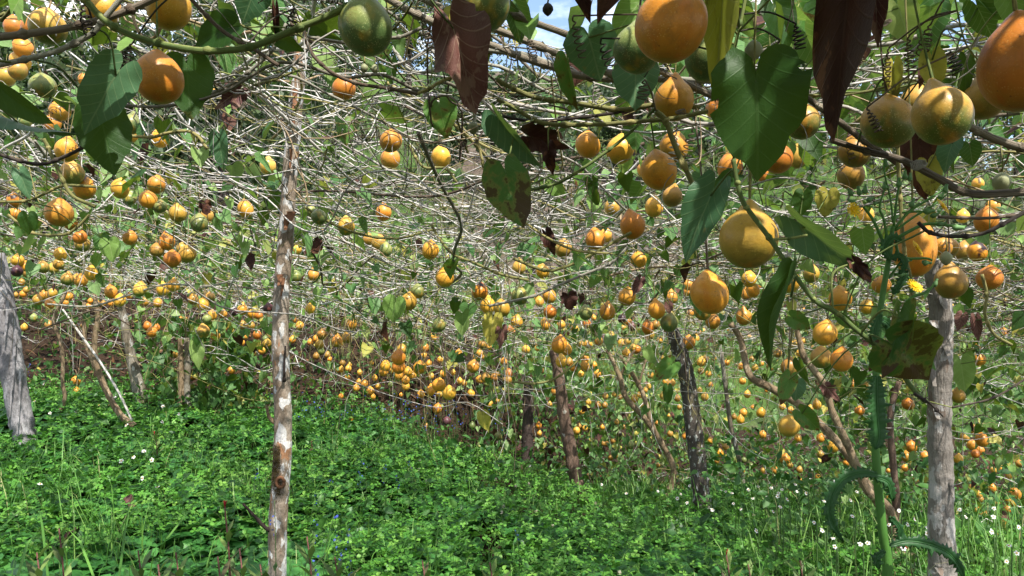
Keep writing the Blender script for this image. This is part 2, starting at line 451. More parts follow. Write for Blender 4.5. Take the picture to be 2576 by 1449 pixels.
m, nt, out = new_mat('orchard_soil'); g = G(nt)
oc = g.n('ShaderNodeTexCoord').outputs['Object']
n1 = g.noise(3.0, 6, oc, .65); n2 = g.noise(28, 4, oc, .6)
col = g.mix(g.step(n1, .35, .65), (0.022, 0.014, 0.009), (0.045, 0.028, 0.018))
col = g.mix(g.math('MULTIPLY', g.step(n2, .5, .7), .5), col, (0.07, 0.047, 0.03))
b = g.bsdf(col, 0.95, 0.1); g.bump(g.math('ADD', n1, n2), 0.9, 0.06, b); g.l(b.outputs[0], out.inputs[0])
M_SOIL = m

m, nt, out = new_mat('hillside_grass'); g = G(nt)
oc = g.n('ShaderNodeTexCoord').outputs['Object']
a = g.noise(0.10, 4, oc, .55, .6); c = g.noise(5.0, 5, g.vscale(oc, (1, .35, 1)), .7)
a2 = g.noise(0.22, 3, oc, .5)
dry = g.mix(g.step(c, .35, .65), (0.075, 0.058, 0.045), (0.15, 0.115, 0.09))
grn = g.mix(g.step(c, .35, .65), (0.03, 0.065, 0.014), (0.075, 0.13, 0.03))
sep = g.n('ShaderNodeSeparateXYZ'); g.l(oc, sep.inputs[0])
side = g.math('MULTIPLY', g.math('ABSOLUTE', g.math('SUBTRACT', sep.outputs[0], 1.0)), .03)
col = g.mix(g.step(g.math('ADD', a, side), .47, .58), dry, grn)
col = g.mix(g.math('MULTIPLY', g.step(a2, .58, .64), .8), col, (0.035, 0.055, 0.02))
b = g.bsdf(col, 0.9, 0.1); g.bump(c, 0.8, 0.3, b); g.l(b.outputs[0], out.inputs[0])
M_HILL = m

grd = grid_mesh('ground', -9, 9, 120, -3.5, 13, 130, M_SOIL); tag(grd, kind='structure')
# the rising slope beyond, one sheet out to the skyline
xs = np.concatenate([np.linspace(-400, -40, 12, endpoint=False), np.linspace(-40, 40, 60), np.linspace(46, 400, 12)])
ys = np.concatenate([np.linspace(12.6, 60, 60), np.linspace(64, 110, 14), np.linspace(130, 900, 12)])
X, Y = np.meshgrid(xs, ys)
Z = np.where(Y < 112, ground(X, np.minimum(Y, 112)), 0)
zc = ground(X, np.full_like(X, 112.0))
Z = np.where(Y >= 112, zc - 0.0 * (Y - 112), Z) - 0.02
Z = Z - 0.55 * smooth01((13.2 - Y) / .6)
v = np.stack([X, Y, Z], -1).reshape(-1, 3); nx, ny = len(xs), len(ys)
i = (np.arange(ny - 1)[:, None] * nx + np.arange(nx - 1)[None, :])
mb = MB(); mb.add(v, np.stack([i, i + 1, i + nx + 1, i + nx], -1).reshape(-1, 4), v, .5)
hill = mb.obj('hillside', M_HILL); tag(hill, kind='structure')
# the ground behind and around, so that it runs to the horizon on every side
mb = MB()
xs = np.array([-400, -60, -20, -9.0, 9.0, 20, 60, 400]); ys = np.array([-500, -60, -15, -3.5, 13.0])
X, Y = np.meshgrid(xs, ys); Z = ground(X, Y) - 0.03
v = np.stack([X, Y, Z], -1).reshape(-1, 3)
q = []
for a_ in range(len(ys) - 1):
    for b_ in range(len(xs) - 1):
        if ys[a_] >= -3.5 and xs[b_] >= -9 and xs[b_ + 1] <= 9: continue
        q.append([a_ * 8 + b_, a_ * 8 + b_ + 1, a_ * 8 + 8 + b_ + 1, a_ * 8 + 8 + b_])
mb.add(v, np.array(q), v, .5)
tag(mb.obj('terrain', M_HILL), kind='structure')

# ------------------------------------------------------------------ fruit data (needed for the shape of the vine roof)
# per tile of the view: zoomed x, y, width, kind [, label]; tile origin + zoom / scale = view position
FR = {}
FR[0, 0] = [(140,270,180,'o',"small orange passion fruit at the upper left, left of two overlapping fruits"),(330,275,200,'o',"orange passion fruit half hidden behind the big one at upper left"),(480,270,335,'m',"large yellow passion fruit behind the grey stems at upper left"),(230,480,180,'o',"orange passion fruit just under the large yellow one at upper left"),(205,615,180,'y',"yellow passion fruit behind the lower grey stem near the left edge"),(60,770,170,'b'),(185,710,170,'b'),(1040,90,315,'y',"yellow passion fruit cut by the top edge behind the crossing stems"),(1700,70,400,'y',"large yellow passion fruit at the top with a pale dry stalk across it"),(1600,790,445,'o',"large orange passion fruit hanging under the thick green arching stem"),(430,865,235,'g',"small speckled green passion fruit below two thin curved stalks"),(600,1120,190,'y',"yellow passion fruit tucked behind the broad bluish green leaf"),(115,1090,150,'m'),(250,1220,120,'g'),(530,1240,150,'o'),(1325,1250,180,'g',"pale green passion fruit in front of an orange one, upper left"),(1360,1345,160,'y'),(1180,1225,130,'o'),(1610,1390,165,'d'),(845,800,110,'o'),(2150,930,60,'y')]
FR[1, 0] = [(1105,265,515,'g',"large mottled green passion fruit hanging at the top beside the green stem"),(2300,60,480,'g',"large green passion fruit cut off by the top edge in the middle"),(885,890,225,'o',"orange passion fruit just right of the mottled pale pole near its top")]
FR[2, 0] = [(1600,250,670,'o',"largest orange passion fruit, cut by the top edge, right of centre"),(1270,490,450,'g',"large mottled green passion fruit behind the largest orange one"),(1945,580,420,'g',"pale green passion fruit behind the hanging yellow withered leaf"),(1630,1010,370,'y',"yellow speckled passion fruit with a long neck below the largest orange one"),(2070,1090,220,'o')]
FR[3, 0] = [(1210,1230,490,'m',"large speckled yellow passion fruit with a woody coil in front, upper right"),(1735,1160,530,'m',"large yellow and green passion fruit, right one of the upper right pair"),(1480,1040,290,'m',"pale yellow passion fruit behind the large upper right pair"),(2170,990,380,'b',"olive green passion fruit with two dark dry bracts at upper right"),(2560,650,760,'o',"huge orange passion fruit cut by the right edge at the top"),(350,1230,320,'m',"yellow and green passion fruit peeping out behind the big heart leaf")]
FR[0, 1] = [(670,60,205,'y'),(725,295,205,'m',"yellow passion fruit above the dark capped one at the left"),(850,440,200,'d',"dark capped orange passion fruit at the left, overlapping a yellow one"),(595,695,250,'y',"pale yellow passion fruit with a black spot, left side"),(1210,450,165,'y'),(1575,410,160,'y'),(1490,560,165,'o'),(1305,550,120,'g'),(1610,630,130,'g'),(1785,700,160,'b'),(2005,800,160,'g'),(2085,720,120,'b'),(2470,655,150,'y',"single yellow passion fruit hanging just left of the mottled pole, mid height"),(155,700,115,'o'),(140,570,130,'d'),(710,790,130,'o'),(805,940,125,'o'),(830,1010,135,'m'),(1305,945,130,'y'),(1680,985,145,'o'),(1580,1070,130,'b'),(1730,1160,160,'o'),(1885,1110,165,'b'),(1825,1050,100,'b'),(610,1110,115,'y'),(590,1210,105,'b'),(540,1250,95,'m'),(435,1240,110,'m'),(175,1170,115,'y'),(255,1230,100,'o'),(280,1300,95,'b'),(170,1280,105,'p',"purple passion fruit beside the split grey log at the left edge"),(220,1390,65,'b'),(680,1360,115,'m'),(770,1360,90,'m'),(815,1375,115,'y'),(920,1300,120,'y')]
FR[1, 1] = [(1355,-30,215,'y',"upper of two yellow passion fruits overlapping, right of the pole"),(1355,150,185,'y',"lower of two yellow passion fruits overlapping, right of the pole"),(1865,135,185,'y',"yellow passion fruit alone in front of the brown slope, upper middle"),(120,225,155,'m',"yellow passion fruit with green base just left of the pole, upper height"),(545,675,115,'g'),(635,735,150,'g'),(905,830,160,'m',"orange passion fruit with deep green base right of the pole"),(1280,690,150,'o'),(1130,960,120,'b'),(1235,995,140,'b'),(1310,1065,120,'g'),(415,1060,80,'y'),(1750,1070,165,'y'),(1900,1345,175,'y'),(400,1335,110,'g'),(578,1320,110,'y'),(670,870,25,'o'),(1160,1325,22,'o'),(620,1205,35,'y')]
FR[2, 1] = [(765,10,240,'o',"orange passion fruit beside the crumpled dead leaf, upper middle"),(1085,60,260,'y',"bright yellow orange passion fruit, second of the upper middle row"),(1630,30,270,'y',"pale orange passion fruit above the brown one, upper middle row"),(1475,270,345,'o',"large brown orange passion fruit in front of an orange one, upper middle"),(1345,260,160,'o'),(1615,530,190,'b'),(1010,640,145,'b'),(1425,635,175,'y',"small yellow passion fruit with a long neck, left of the bluish leaf"),(1205,820,240,'o',"orange passion fruit with one lit side, centre right"),(840,960,190,'o'),(940,920,130,'y'),(515,1050,160,'b'),(1275,1165,155,'y'),(2380,950,540,'b',"large brownish passion fruit behind the long slanting stem, right of centre"),(2190,250,240,'o'),(2520,300,140,'o'),(305,1280,130,'y'),(75,1240,130,'b'),(1992,1505,360,'o',"large orange passion fruit low right of centre, under the brownish one"),(2385,1360,140,'y'),(2470,1420,80,'o'),(1770,1420,100,'y')]
FR[3, 1] = [(100,150,280,'o',"orange passion fruit at the lower edge of the big heart leaf"),(290,130,190,'b'),(870,80,290,'b',"tan passion fruit above an olive one, right of the big heart leaf"),(845,320,250,'b',"olive passion fruit beneath the tan one, right of the big heart leaf"),(1470,1030,400,'o',"long pear shaped orange passion fruit behind the thistle stem"),(990,710,140,'y'),(2195,770,210,'o',"pinkish orange passion fruit in front of the green field at right"),(2265,630,130,'y'),(1960,730,120,'y'),(2110,400,110,'y'),(1745,1040,190,'y'),(1830,1040,150,'b'),(1955,1080,160,'b'),(2105,1085,175,'d'),(2230,1350,230,'o',"orange passion fruit hanging right of the brown one near the right edge"),(1830,1390,290,'b',"brown passion fruit hanging in front of the grey post at right"),(215,1390,200,'y'),(435,1310,145,'m'),(1140,1420,170,'y'),(460,1060,60,'o')]
FR[0, 2] = [(1117,40,115,'y'),(1205,125,110,'y'),(1405,15,125,'m'),(1640,10,115,'y'),(1745,-25,115,'y'),(235,60,65,'o'),(265,20,60,'b'),(160,70,50,'b'),(380,120,90,'b'),(445,75,85,'y'),(525,55,90,'b'),(500,160,95,'o'),(690,85,80,'o'),(665,150,55,'o'),(890,185,60,'o'),(910,130,50,'o'),(245,395,65,'y'),(340,300,70,'g'),(495,370,80,'b'),(830,375,35,'o'),(985,145,35,'b'),(1040,160,60,'b'),(1120,155,60,'o'),(1305,80,60,'o'),(1460,140,80,'b'),(1590,150,90,'y'),(1945,115,105,'b'),(2040,165,110,'y'),(2115,95,95,'m'),(2080,310,90,'g'),(2135,275,90,'y'),(2045,435,115,'m'),(2165,480,90,'y'),(2240,260,85,'y'),(2445,215,105,'y'),(2540,260,90,'o'),(2360,240,80,'p'),(1485,385,85,'o'),(1530,445,100,'o'),(1570,400,75,'o'),(1820,310,40,'o'),(1865,310,40,'o'),(1910,330,40,'y'),(1785,660,85,'b'),(1945,890,75,'y'),(2330,830,75,'y'),(2435,550,60,'y'),(2470,485,60,'y'),(2450,375,75,'b'),(2530,380,70,'b'),(2270,400,50,'y'),(2355,440,50,'b'),(765,935,85,'o'),(765,1045,75,'o'),(2555,660,50,'b')]
FR[1, 2] = [(1630,35,130,'g'),(2255,40,150,'d'),(1535,140,160,'b'),(2335,180,145,'y'),(2475,205,160,'b'),(1840,375,130,'g',"pale green passion fruit alone in the middle of the vine tangle"),(550,205,95,'y'),(120,200,95,'p'),(30,275,80,'o'),(440,380,85,'y'),(400,320,60,'o'),(960,360,100,'y'),(10,470,80,'o'),(95,515,65,'g'),(140,475,65,'b'),(110,560,90,'b'),(365,520,70,'o'),(60,630,70,'y'),(665,470,95,'b'),(600,510,60,'o'),(545,545,60,'o'),(635,570,85,'b'),(655,635,70,'g'),(605,685,65,'b'),(720,675,65,'b'),(740,715,50,'o'),(815,535,105,'y'),(850,560,60,'y'),(910,505,95,'b'),(1315,520,75,'g'),(1780,490,75,'y'),(1535,470,50,'o'),(1700,600,80,'o'),(1690,675,60,'y'),(1470,620,110,'b'),(1515,640,60,'b'),(1435,700,135,'o'),(1435,790,130,'o'),(1300,785,95,'y'),(1285,840,95,'y'),(1380,825,65,'y'),(1645,800,130,'d'),(1530,840,85,'y'),(1575,880,75,'y'),(1855,720,60,'y'),(1440,880,85,'y'),(1505,930,80,'y'),(1505,985,80,'y'),(860,820,60,'y'),(825,830,45,'y'),(930,810,65,'y'),(945,770,45,'y'),(870,755,60,'b'),(1045,850,55,'y'),(920,905,55,'y'),(1195,905,55,'y'),(1165,755,40,'y'),(1090,965,75,'y'),(1035,950,60,'y'),(1010,1005,65,'y'),(1230,990,55,'y'),(1150,1040,80,'y'),(1180,1095,50,'y'),(855,1090,50,'o'),(1390,1055,55,'g'),(1355,975,55,'g'),(1460,1075,40,'o'),(1660,1070,75,'y'),(1760,1030,95,'o'),(1840,975,130,'o'),(1945,1055,130,'y'),(1845,1070,60,'y'),(1760,885,65,'y'),(1870,865,60,'y'),(1740,760,60,'o'),(2185,790,120,'y'),(2255,800,40,'g'),(2250,655,70,'y'),(2210,690,50,'y'),(2280,570,85,'b'),(2350,590,60,'y'),(2540,410,80,'o'),(2505,735,60,'b'),(1985,850,50,'y'),(2050,935,60,'y'),(2095,960,55,'y'),(2240,920,60,'y'),(2400,900,75,'y'),(2370,945,50,'y'),(2165,1060,75,'y'),(2320,965,50,'g'),(2505,920,45,'b'),(2540,860,80,'o'),(2235,1010,40,'o'),(1825,1215,90,'o'),(1920,1340,85,'p',"dark purple passion fruit dangling low on a long stalk in the middle"),(2175,1385,65,'g'),(960,1320,45,'o'),(1715,1390,50,'b'),(1870,1200,50,'g'),(1110,1160,45,'g'),(2430,1135,45,'b'),(2450,1350,35,'g')]
FR[2, 2] = [(80,80,160,'g'),(230,90,80,'y'),(275,140,90,'y'),(375,80,130,'y'),(385,240,130,'o'),(740,250,130,'g'),(770,240,60,'o'),(330,370,105,'y'),(490,370,90,'y'),(610,375,75,'y'),(630,410,80,'y'),(750,360,80,'o'),(820,300,55,'y'),(960,240,150,'y'),(1155,90,165,'y'),(1455,220,165,'o'),(1600,95,120,'y'),(1765,30,100,'y'),(1585,350,165,'g',"pale green passion fruit on top of the lichened trunk"),(1920,230,170,'m'),(1800,250,70,'o'),(2015,335,140,'y'),(2330,290,145,'y'),(2425,20,130,'o'),(2360,60,110,'y'),(50,340,115,'y'),(15,430,50,'o'),(140,620,85,'y'),(40,680,60,'g'),(475,570,150,'o'),(545,620,110,'y'),(500,740,110,'y'),(490,680,60,'y'),(1365,400,120,'o'),(1445,370,90,'b'),(1385,470,90,'b'),(1775,550,130,'y'),(1100,555,75,'y'),(1160,535,70,'b'),(1255,620,85,'o'),(1150,655,80,'y'),(1200,670,40,'y'),(765,565,80,'y'),(870,540,75,'o'),(930,510,75,'p'),(1105,310,80,'p'),(1210,390,80,'p'),(1160,330,90,'o'),(1120,390,60,'y'),(780,750,75,'g'),(730,790,95,'y'),(860,870,75,'y'),(430,1040,75,'y'),(300,830,50,'b'),(1210,890,65,'y'),(1550,945,70,'y'),(1615,955,60,'y'),(1665,1110,65,'d'),(1745,1250,60,'o'),(1685,1200,50,'b'),(1560,1220,60,'g'),(1580,1285,40,'y'),(770,1150,55,'y'),(705,1240,60,'y'),(735,1080,55,'g'),(870,1175,60,'b'),(935,1180,60,'b'),(380,1170,50,'y'),(1055,1350,50,'b'),(1460,1360,40,'o'),(940,1090,60,'b'),(1035,1070,60,'b'),(1090,1100,50,'b'),(910,1400,50,'y'),(950,1390,45,'g'),(735,1410,55,'y'),(675,1390,50,'b'),(650,1435,70,'y'),(1120,1400,45,'b'),(270,1385,60,'o'),(1900,835,65,'b'),(2320,935,70,'y'),(2370,1070,70,'y'),(2165,750,60,'o'),(2300,790,60,'o'),(2325,1255,75,'y'),(2300,1325,75,'y'),(2235,1295,55,'b'),(2425,1200,45,'o'),(2505,1255,90,'y'),(2560,1030,40,'o'),(2510,760,50,'o')]
FR[3, 2] = [(725,110,205,'y',"yellow passion fruit above three others, left of the curled spotted leaf"),(1000,190,140,'y'),(570,455,220,'y',"yellow orange passion fruit above a pair of fruits, left of the thistle"),(710,510,80,'y'),(537,700,195,'m',"yellow passion fruit with green base, left of a tight pair near the thistle"),(740,725,205,'o',"orange passion fruit, right of a tight pair near the thistle"),(220,800,170,'b'),(2125,720,115,'o'),(1910,1085,130,'b'),(920,1235,95,'o'),(1410,1170,115,'o'),(145,1195,65,'y'),(230,1230,65,'y'),(490,1175,85,'y'),(425,1210,60,'y'),(235,1040,40,'y'),(210,1390,200,'b'),(2070,1430,80,'y'),(280,620,70,'g')]
S3 = [(170,35,40,'y'),(300,35,45,'o'),(372,82,60,'y'),(97,155,55,'o'),(125,187,35,'b'),(40,218,40,'y'),(5,220,30,'g'),(180,215,35,'b'),(300,128,38,'b'),(445,145,30,'o'),(445,175,35,'o'),(285,255,30,'y'),(190,285,35,'y'),(445,250,25,'y'),(480,383,35,'b'),(125,335,30,'o'),(590,460,40,'o'),(650,210,25,'y'),(685,220,22,'y'),(787,140,55,'y'),(893,138,48,'o'),(815,85,60,'o'),(840,270,30,'b'),(778,205,35,'o'),(690,375,30,'o'),(1215,45,68,'o'),(1120,30,50,'b'),(1160,75,50,'o'),(1205,105,45,'o'),(1180,125,45,'o'),(1085,155,48,'y'),(1375,245,38,'y'),(1330,210,35,'y'),(1430,180,40,'b'),(1285,215,35,'m'),(1275,320,40,'o'),(1160,312,30,'b'),(1200,355,35,'y'),(1208,382,35,'b'),(1403,355,62,'o'),(1385,395,60,'y'),(1365,440,42,'o'),(1198,452,42,'y'),(1240,470,32,'o'),(1335,525,45,'o'),(1355,505,32,'o'),(1065,510,32,'o'),(1305,410,30,'b')]
S2 = [(157,8,30,'y'),(520,65,28,'b'),(540,70,28,'b'),(575,50,30,'b'),(675,75,40,'g'),(562,145,30,'b'),(590,135,28,'b'),(315,150,38,'m'),(612,10,30,'p'),(985,25,35,'o'),(900,10,35,'b'),(860,185,25,'g'),(830,190,25,'b'),(1180,120,45,'o'),(1215,85,35,'b'),(1425,15,40,'y'),(1320,160,30,'g'),(1360,195,35,'g'),(1425,220,30,'y'),(1310,220,30,'o'),(1130,50,35,'y'),(1165,165,30,'b'),(1170,285,30,'g'),(245,97,20,'g')]
S1 = [(1103,125,52,'o',"orange passion fruit dangling lowest over the clover in the middle"),(1273,84,42,'g'),(1377,25,42,'g')]
fruits = []
for (ti, tj), L in FR.items():
    for e in L: fruits.append([ti * 644 + e[0] / 4.0, tj * 362.25 + e[1] / 4.0, e[2] / 4.0, e[3], e[4] if len(e) > 4 else None])
for ti, L in ((3, S3), (2, S2), (1, S1)):
    for e in L: fruits.append([ti * 644 + e[0] / 2.261, 1086.75 + e[1] / 2.261, e[2] / 2.261, e[3], e[4] if len(e) > 4 else None])
for f in fruits:
    f[2] *= 1.06
    u, v, w = f[0], f[1], f[2]
    D = 0.0785 * (1 + 0.10 * R.uniform(-1, 1)) * (0.82 if f[3] in 'gp' and w < 40 else 1)
    d = min(D * F / w, 7.4 if u < 1300 else 8.2)
    for _ in range(60):
        p = P(u, v, d)
        if p[2] - 0.55 * w * d / F > ground(p[0], p[1]) + 0.06: break
        d *= 0.97
    f += [d, p, w * d / F]
FP = np.array([f[6] for f in fruits])
# the vine roof: a smooth surface a hand's breadth above the fruits
_hi = np.array([f[1] < 930 for f in fruits])
_bx = FP[_hi]
def _basis(x, y):
    x = np.clip(x, -4.5, 4.5); y = np.clip(y, 0.6, 8.5)
    return np.stack([np.ones_like(x), x, y, x * y, y * y, x * x * 0.3, np.exp(-y)], -1)
_c = np.linalg.lstsq(np.vstack([_basis(_bx[:, 0], _bx[:, 1]), np.eye(7) * .6]), np.r_[_bx[:, 2] + 0.10, 1.9, 0, 0, 0, 0, 0, 0], rcond=None)[0]
def roof(x, y):
    x = np.asarray(x, dtype=float); y = np.asarray(y, dtype=float)
    z = _basis(x, y) @ _c
    return np.maximum(z, ground(x, y) + np.where(y > 5.6, 0.9, 0.45))

# ------------------------------------------------------------------ poles and trunks
POLEPTS = []      # where the poles stand, to keep loose leaves off them
def bark_mat(name, base, base2, patch, patch_amt, blotch, blotch_amt, dark, crack=0.5, sc=1.0):
    m, nt, out = new_mat(name); g = G(nt)
    oc = g.n('ShaderNodeTexCoord').outputs['Object']
    lv = g.attr('luv')
    st = g.vscale(oc, (1, 1, .42))
    fine = g.noise(95 * sc, 5, g.vscale(oc, (1, 1, .6)), .65)
    grain = g.noise(1.0, 4, g.vscale(lv, (5, 5, 16)), .6)
    mid = g.noise(15 * sc, 4, st, .55, .4)
    col = g.mix(g.step(mid, .36, .62), base, base2)
    col = g.mix(g.math('MULTIPLY', g.step(fine, .45, .7), .45), col, dark)
    col = g.mix(g.math('MULTIPLY', g.step(g.noise(21 * sc, 5, g.vadd(st, g.math('ADD', 3.7, 0.0)), .6, .3), 1 - blotch_amt, 1.06 - blotch_amt), .9), col, blotch)
    col = g.mix(g.math('MULTIPLY', g.step(g.noise(26 * sc, 4, g.vadd(g.vscale(oc, (1, 1, .55)), g.math('ADD', 9.1, 0.0)), .5, .2), 1 - patch_amt, 1.025 - patch_amt), .92), col, patch)
    col = g.mix(g.math('MULTIPLY', g.step(grain, .62, .74), crack), col, dark)
    b = g.bsdf(col, .85, .2)
    g.bump(g.math('ADD', g.math('MULTIPLY', fine, .6), g.math('ADD', g.math('MULTIPLY', grain, .8), mid)), .8, .012, b)
    g.l(b.outputs[0], out.inputs[0])
    return m
BK = {
 'mottled': bark_mat('bark_mottled', (.32, .27, .22), (.215, .165, .12), (.55, .545, .54), .465, (.32, .16, .08), .42, (.085, .055, .035), .3),
 'log': bark_mat('weathered_log', (.25, .24, .25), (.17, .16, .165), (.33, .32, .33), .42, (.10, .09, .09), .40, (.045, .04, .04), .9, .7),
 'post': bark_mat('weathered_post', (.27, .245, .22), (.18, .16, .14), (.38, .36, .34), .44, (.15, .11, .085), .42, (.06, .045, .035), .8, .8),
 'lichen': bark_mat('bark_lichened', (.11, .092, .08), (.065, .054, .046), (.46, .46, .43), .42, (.13, .115, .06), .42, (.03, .024, .02), .5, 2.0),
 'red': bark_mat('bark_reddish', (.17, .115, .085), (.115, .075, .055), (.34, .32, .28), .32, (.07, .05, .04), .42, (.05, .03, .022), .6),
 'darkbark': bark_mat('bark_dark', (.07, .05, .045), (.045, .032, .028), (.22, .20, .17), .32, (.09, .07, .045), .4, (.02, .015, .012), .6),
 'birch': bark_mat('bark_pale', (.25, .23, .19), (.15, .125, .09), (.40, .39, .36), .40, (.10, .085, .05), .42, (.05, .04, .03), .3),
 'stem': bark_mat('vine_trunk_bark', (.29, .215, .135), (.19, .135, .08), (.37, .29, .20), .40, (.13, .09, .055), .42, (.08, .055, .035), .8),
}
def pole(name, px, d, mat, label, cat='post', k=18, lump=.03, step=8, wob=.0, group=None):
    """px: list of (u, v, width) from top to bottom in the view, d: distance or one per point"""
    ds = d if isinstance(d, (list, tuple)) else [d] * len(px)
    pts = np.array([P(u, v, dd) for (u, v, w), dd in zip(px, ds)])
    rad = [w * dd / F / 2 for (u, v, w), dd in zip(px, ds)]
    pp = spline(pts, step)
    rr = np.interp(np.linspace(0, len(px) - 1, len(pp)), np.arange(len(px)), rad)
    if wob: pp = pp + NR.normal(0, wob, pp.shape) * np.array([1, 1, 0])
    if name not in ('wooden_pole', 'wooden_stick', 'dead_branch'):
        for q in pp: POLEPTS.append((1288 + q[0] / q[1] * F, 724.5 - (q[2] - CAMZ) / q[1] * F, 26, q[1]))
    rr = rr * (1 + NR.normal(0, lump, len(rr)))
    mb = MB(); tube(mb, pp, rr, k, .5, lump=lump * .6)
    o = mb.obj(name, mat, origin=tuple(pp[-1]))
    tag(o, label, cat, group)
    return o, pp, rr

main, mp, mr = pole('wooden_pole', [(757,40,30),(757,130,33),(745,250,36),(738,330,37),(728,450,37),(719,600,39),(709,720,40),(705,850,41),(708,950,42),(712,1050,43),(710,1150,46),(700,1300,46),(697,1449,46),(694,1600,48)], 2.6, BK['mottled'], "slender mottled pole with white lichen patches left of the centre", lump=.025, k=22)
# bark flakes, a knot, moss and stubs on the mottled pole
def flake(u, v, w, h, parent, d, mat, name='bark_flake', lift=.006):
    mb = MB(); n = 7
    c = P(u, v, d)
    vs = []; fs = []
    for i in range(n):
        t = i / (n - 1)
        for s in (-1, 0, 1):
            vs.append(c + np.array([s * w * d / F / 2 * (1 - .6 * t) + R.uniform(-.002, .002), -.004 - lift * t * t * 3 - .004 * (1 - abs(s)), (.5 - t) * h * d / F]))
    nv = len(vs)
    vs += [p + np.array([0, .003, 0]) for p in vs]
    for i in range(n - 1):
        for s in range(2):
            a = i * 3 + s
            fs += [[a, a + 1, a + 4, a + 3], [nv + a, nv + a + 3, nv + a + 4, nv + a + 1]]
    mb.add(vs, np.array(fs), None, R.random())
    o = mb.obj(name, mat, parent)
    return o
M_SCAR = plain_mat('torn_bark', (.15, .07, .035), .9, .5, 60)
M_MOSS = plain_mat('moss', (.085, .06, .02), .95, .5, 90)
dm = 2.6 - .036
for u, v, w, h in [(705, 705, 16, 30), (712, 722, 10, 46), (742, 255, 14, 60), (738, 320, 9, 40), (733, 545, 26, 26), (722, 560, 20, 40), (748, 392, 12, 20), (746, 262, 10, 16), (733, 400, 9, 50)]:
    flake(u, v, w, h, main, dm + .002, M_SCAR)
def stub(px, d, w, parent, mat, name='branch_stub'):
    mb = MB(); tube(mb, spline([P(u, v, d_) for u, v, d_ in px], 5), [w * d / F / 2, w * d / F / 2 * .5], 8, lump=.08)
    return mb.obj(name, mat, parent)
stub([(692, 1062, 2.6), (678, 1050, 2.59), (670, 1020, 2.58)], 2.6, 13, main, BK['stem'])
stub([(692, 1336, 2.6), (668, 1328, 2.57), (638, 1296, 2.54), (612, 1268, 2.5)], 2.6, 12, main, BK['darkbark'])
stub([(715, 960, dm), (715, 915, dm - .01), (718, 870, dm - .006)], 2.6, 8, main, BK['darkbark'])
mb = MB()
for q in range(1500):
    u = R.gauss(700, 9); v = R.choice([R.uniform(1120, 1190), R.gauss(1215, 22), R.uniform(1130, 1245)])
    c = P(u - 4, v, dm + .004 * abs(u - 703) / 4)
    a = np.array([R.uniform(-.006, .006), R.uniform(-.012, -.003), R.uniform(-.008, .006)])
    s = np.array([.0011, 0, .0008])
    mb.add([c - s, c + s, c + a], np.array([[0, 1, 2]]), None, R.random())
tag(mb.obj('moss_patch', M_MOSS, main), kind='stuff')
mb = MB(); a = np.linspace(0, 2 * np.pi, 12, endpoint=False)
tube(mb, np.stack([706 * 0 + P(706, 1213, dm)[0] + .014 * np.cos(a), np.full(12, dm - .003), P(706, 1213, dm)[2] + .017 * np.sin(a)], -1)[list(range(12)) + [0]], .006, 6, lump=.1)
mb.obj('knot', M_SCAR, main)

log, _, _ = pole('split_log', [(-14,640,50),(4,735,48),(22,850,52),(34,950,54),(52,1050,53),(66,1110,52),(76,1160,50)], 4.7, BK['log'], "split grey weathered log standing at the left edge", lump=.045, k=20)
for (u, v, w, h) in [(38, 900, 8, 160), (52, 1000, 7, 140), (20, 800, 9, 90), (30, 1010, 6, 120)]:
    flake(u, v, w, h, log, 4.7 - .085, BK['log'], 'wood_splinter', .008)
pole('grey_post', [(2350,655,52),(2360,720,54),(2368,800,54),(2366,900,55),(2364,1000,54),(2364,1100,55),(2368,1200,56),(2367,1300,60),(2370,1400,62),(2370,1449,64),(2372,1640,66)], 2.5, BK['post'], "straight grey weathered post with cracked bark at the right", lump=.03, k=22)
gp = bpy.data.objects['grey_post']
for (u, v, w, h) in [(2390, 1228, 9, 45), (2350, 815, 26, 18), (2345, 940, 20, 60), (2380, 880, 22, 30), (2372, 760, 26, 34), (2355, 1040, 18, 24), (2362, 1435, 22, 16)]:
    flake(u, v, w, h, gp, 2.5 - .036, BK['post'], 'bark_plate', .004)
pole('lichened_trunk', [(1690,830,33),(1708,880,37),(1728,950,41),(1742,1050,44),(1754,1150,43),(1765,1250,44),(1774,1315,50)], 4.25, BK['lichen'], "stout dark leaning trunk spotted with white lichen", lump=.05)
lt = bpy.data.objects['lichened_trunk']
mb = MB()
for q in range(700):
    t = R.random(); u = np.interp(t, [0, .3, .6, 1], [1752, 1758, 1760, 1760]) + R.gauss(0, 5); v = np.interp(t, [0, 1], [900, 1290])
    if R.random() > .5 + .5 * math.sin(t * 23): continue
    c = P(u, v, 4.25 - .03)
    mb.add([c + np.array([-.002, 0, 0]), c + np.array([.002, 0, 0]), c + np.array([R.uniform(-.012, .02), R.uniform(-.02, -.004), R.uniform(-.015, .008)])], np.array([[0, 1, 2]]), None, R.random())
tag(mb.obj('moss_patch', plain_mat('moss_green', (.10, .10, .025), .95, .5, 60), lt), kind='stuff')
pole('reddish_trunk', [(1392,880,22),(1408,960,27),(1418,1040,30),(1432,1120,33),(1448,1200,36),(1466,1262,40)], 5.2, BK['red'], "reddish brown leaning trunk left of the lichened one", lump=.06)
pole('dark_trunk', [(1330,960,24),(1328,1050,27),(1326,1120,29),(1326,1200,36)], 5.9, BK['darkbark'], "short black trunk in deep shade near the centre", lump=.07)
pole('pale_trunk', [(300,750,18),(310,800,20),(322,860,22),(335,920,26),(348,975,30),(357,1015,36)], 6.0, BK['birch'], "pale leaning trunk with a dark base in front of the soil bank", lump=.05)
pole('forked_trunk', [(452,850,10),(455,900,13),(456,980,14),(452,1050,15)], 6.0, BK['stem'], "brown upright stem in shade, left of the twin stem", lump=.06)
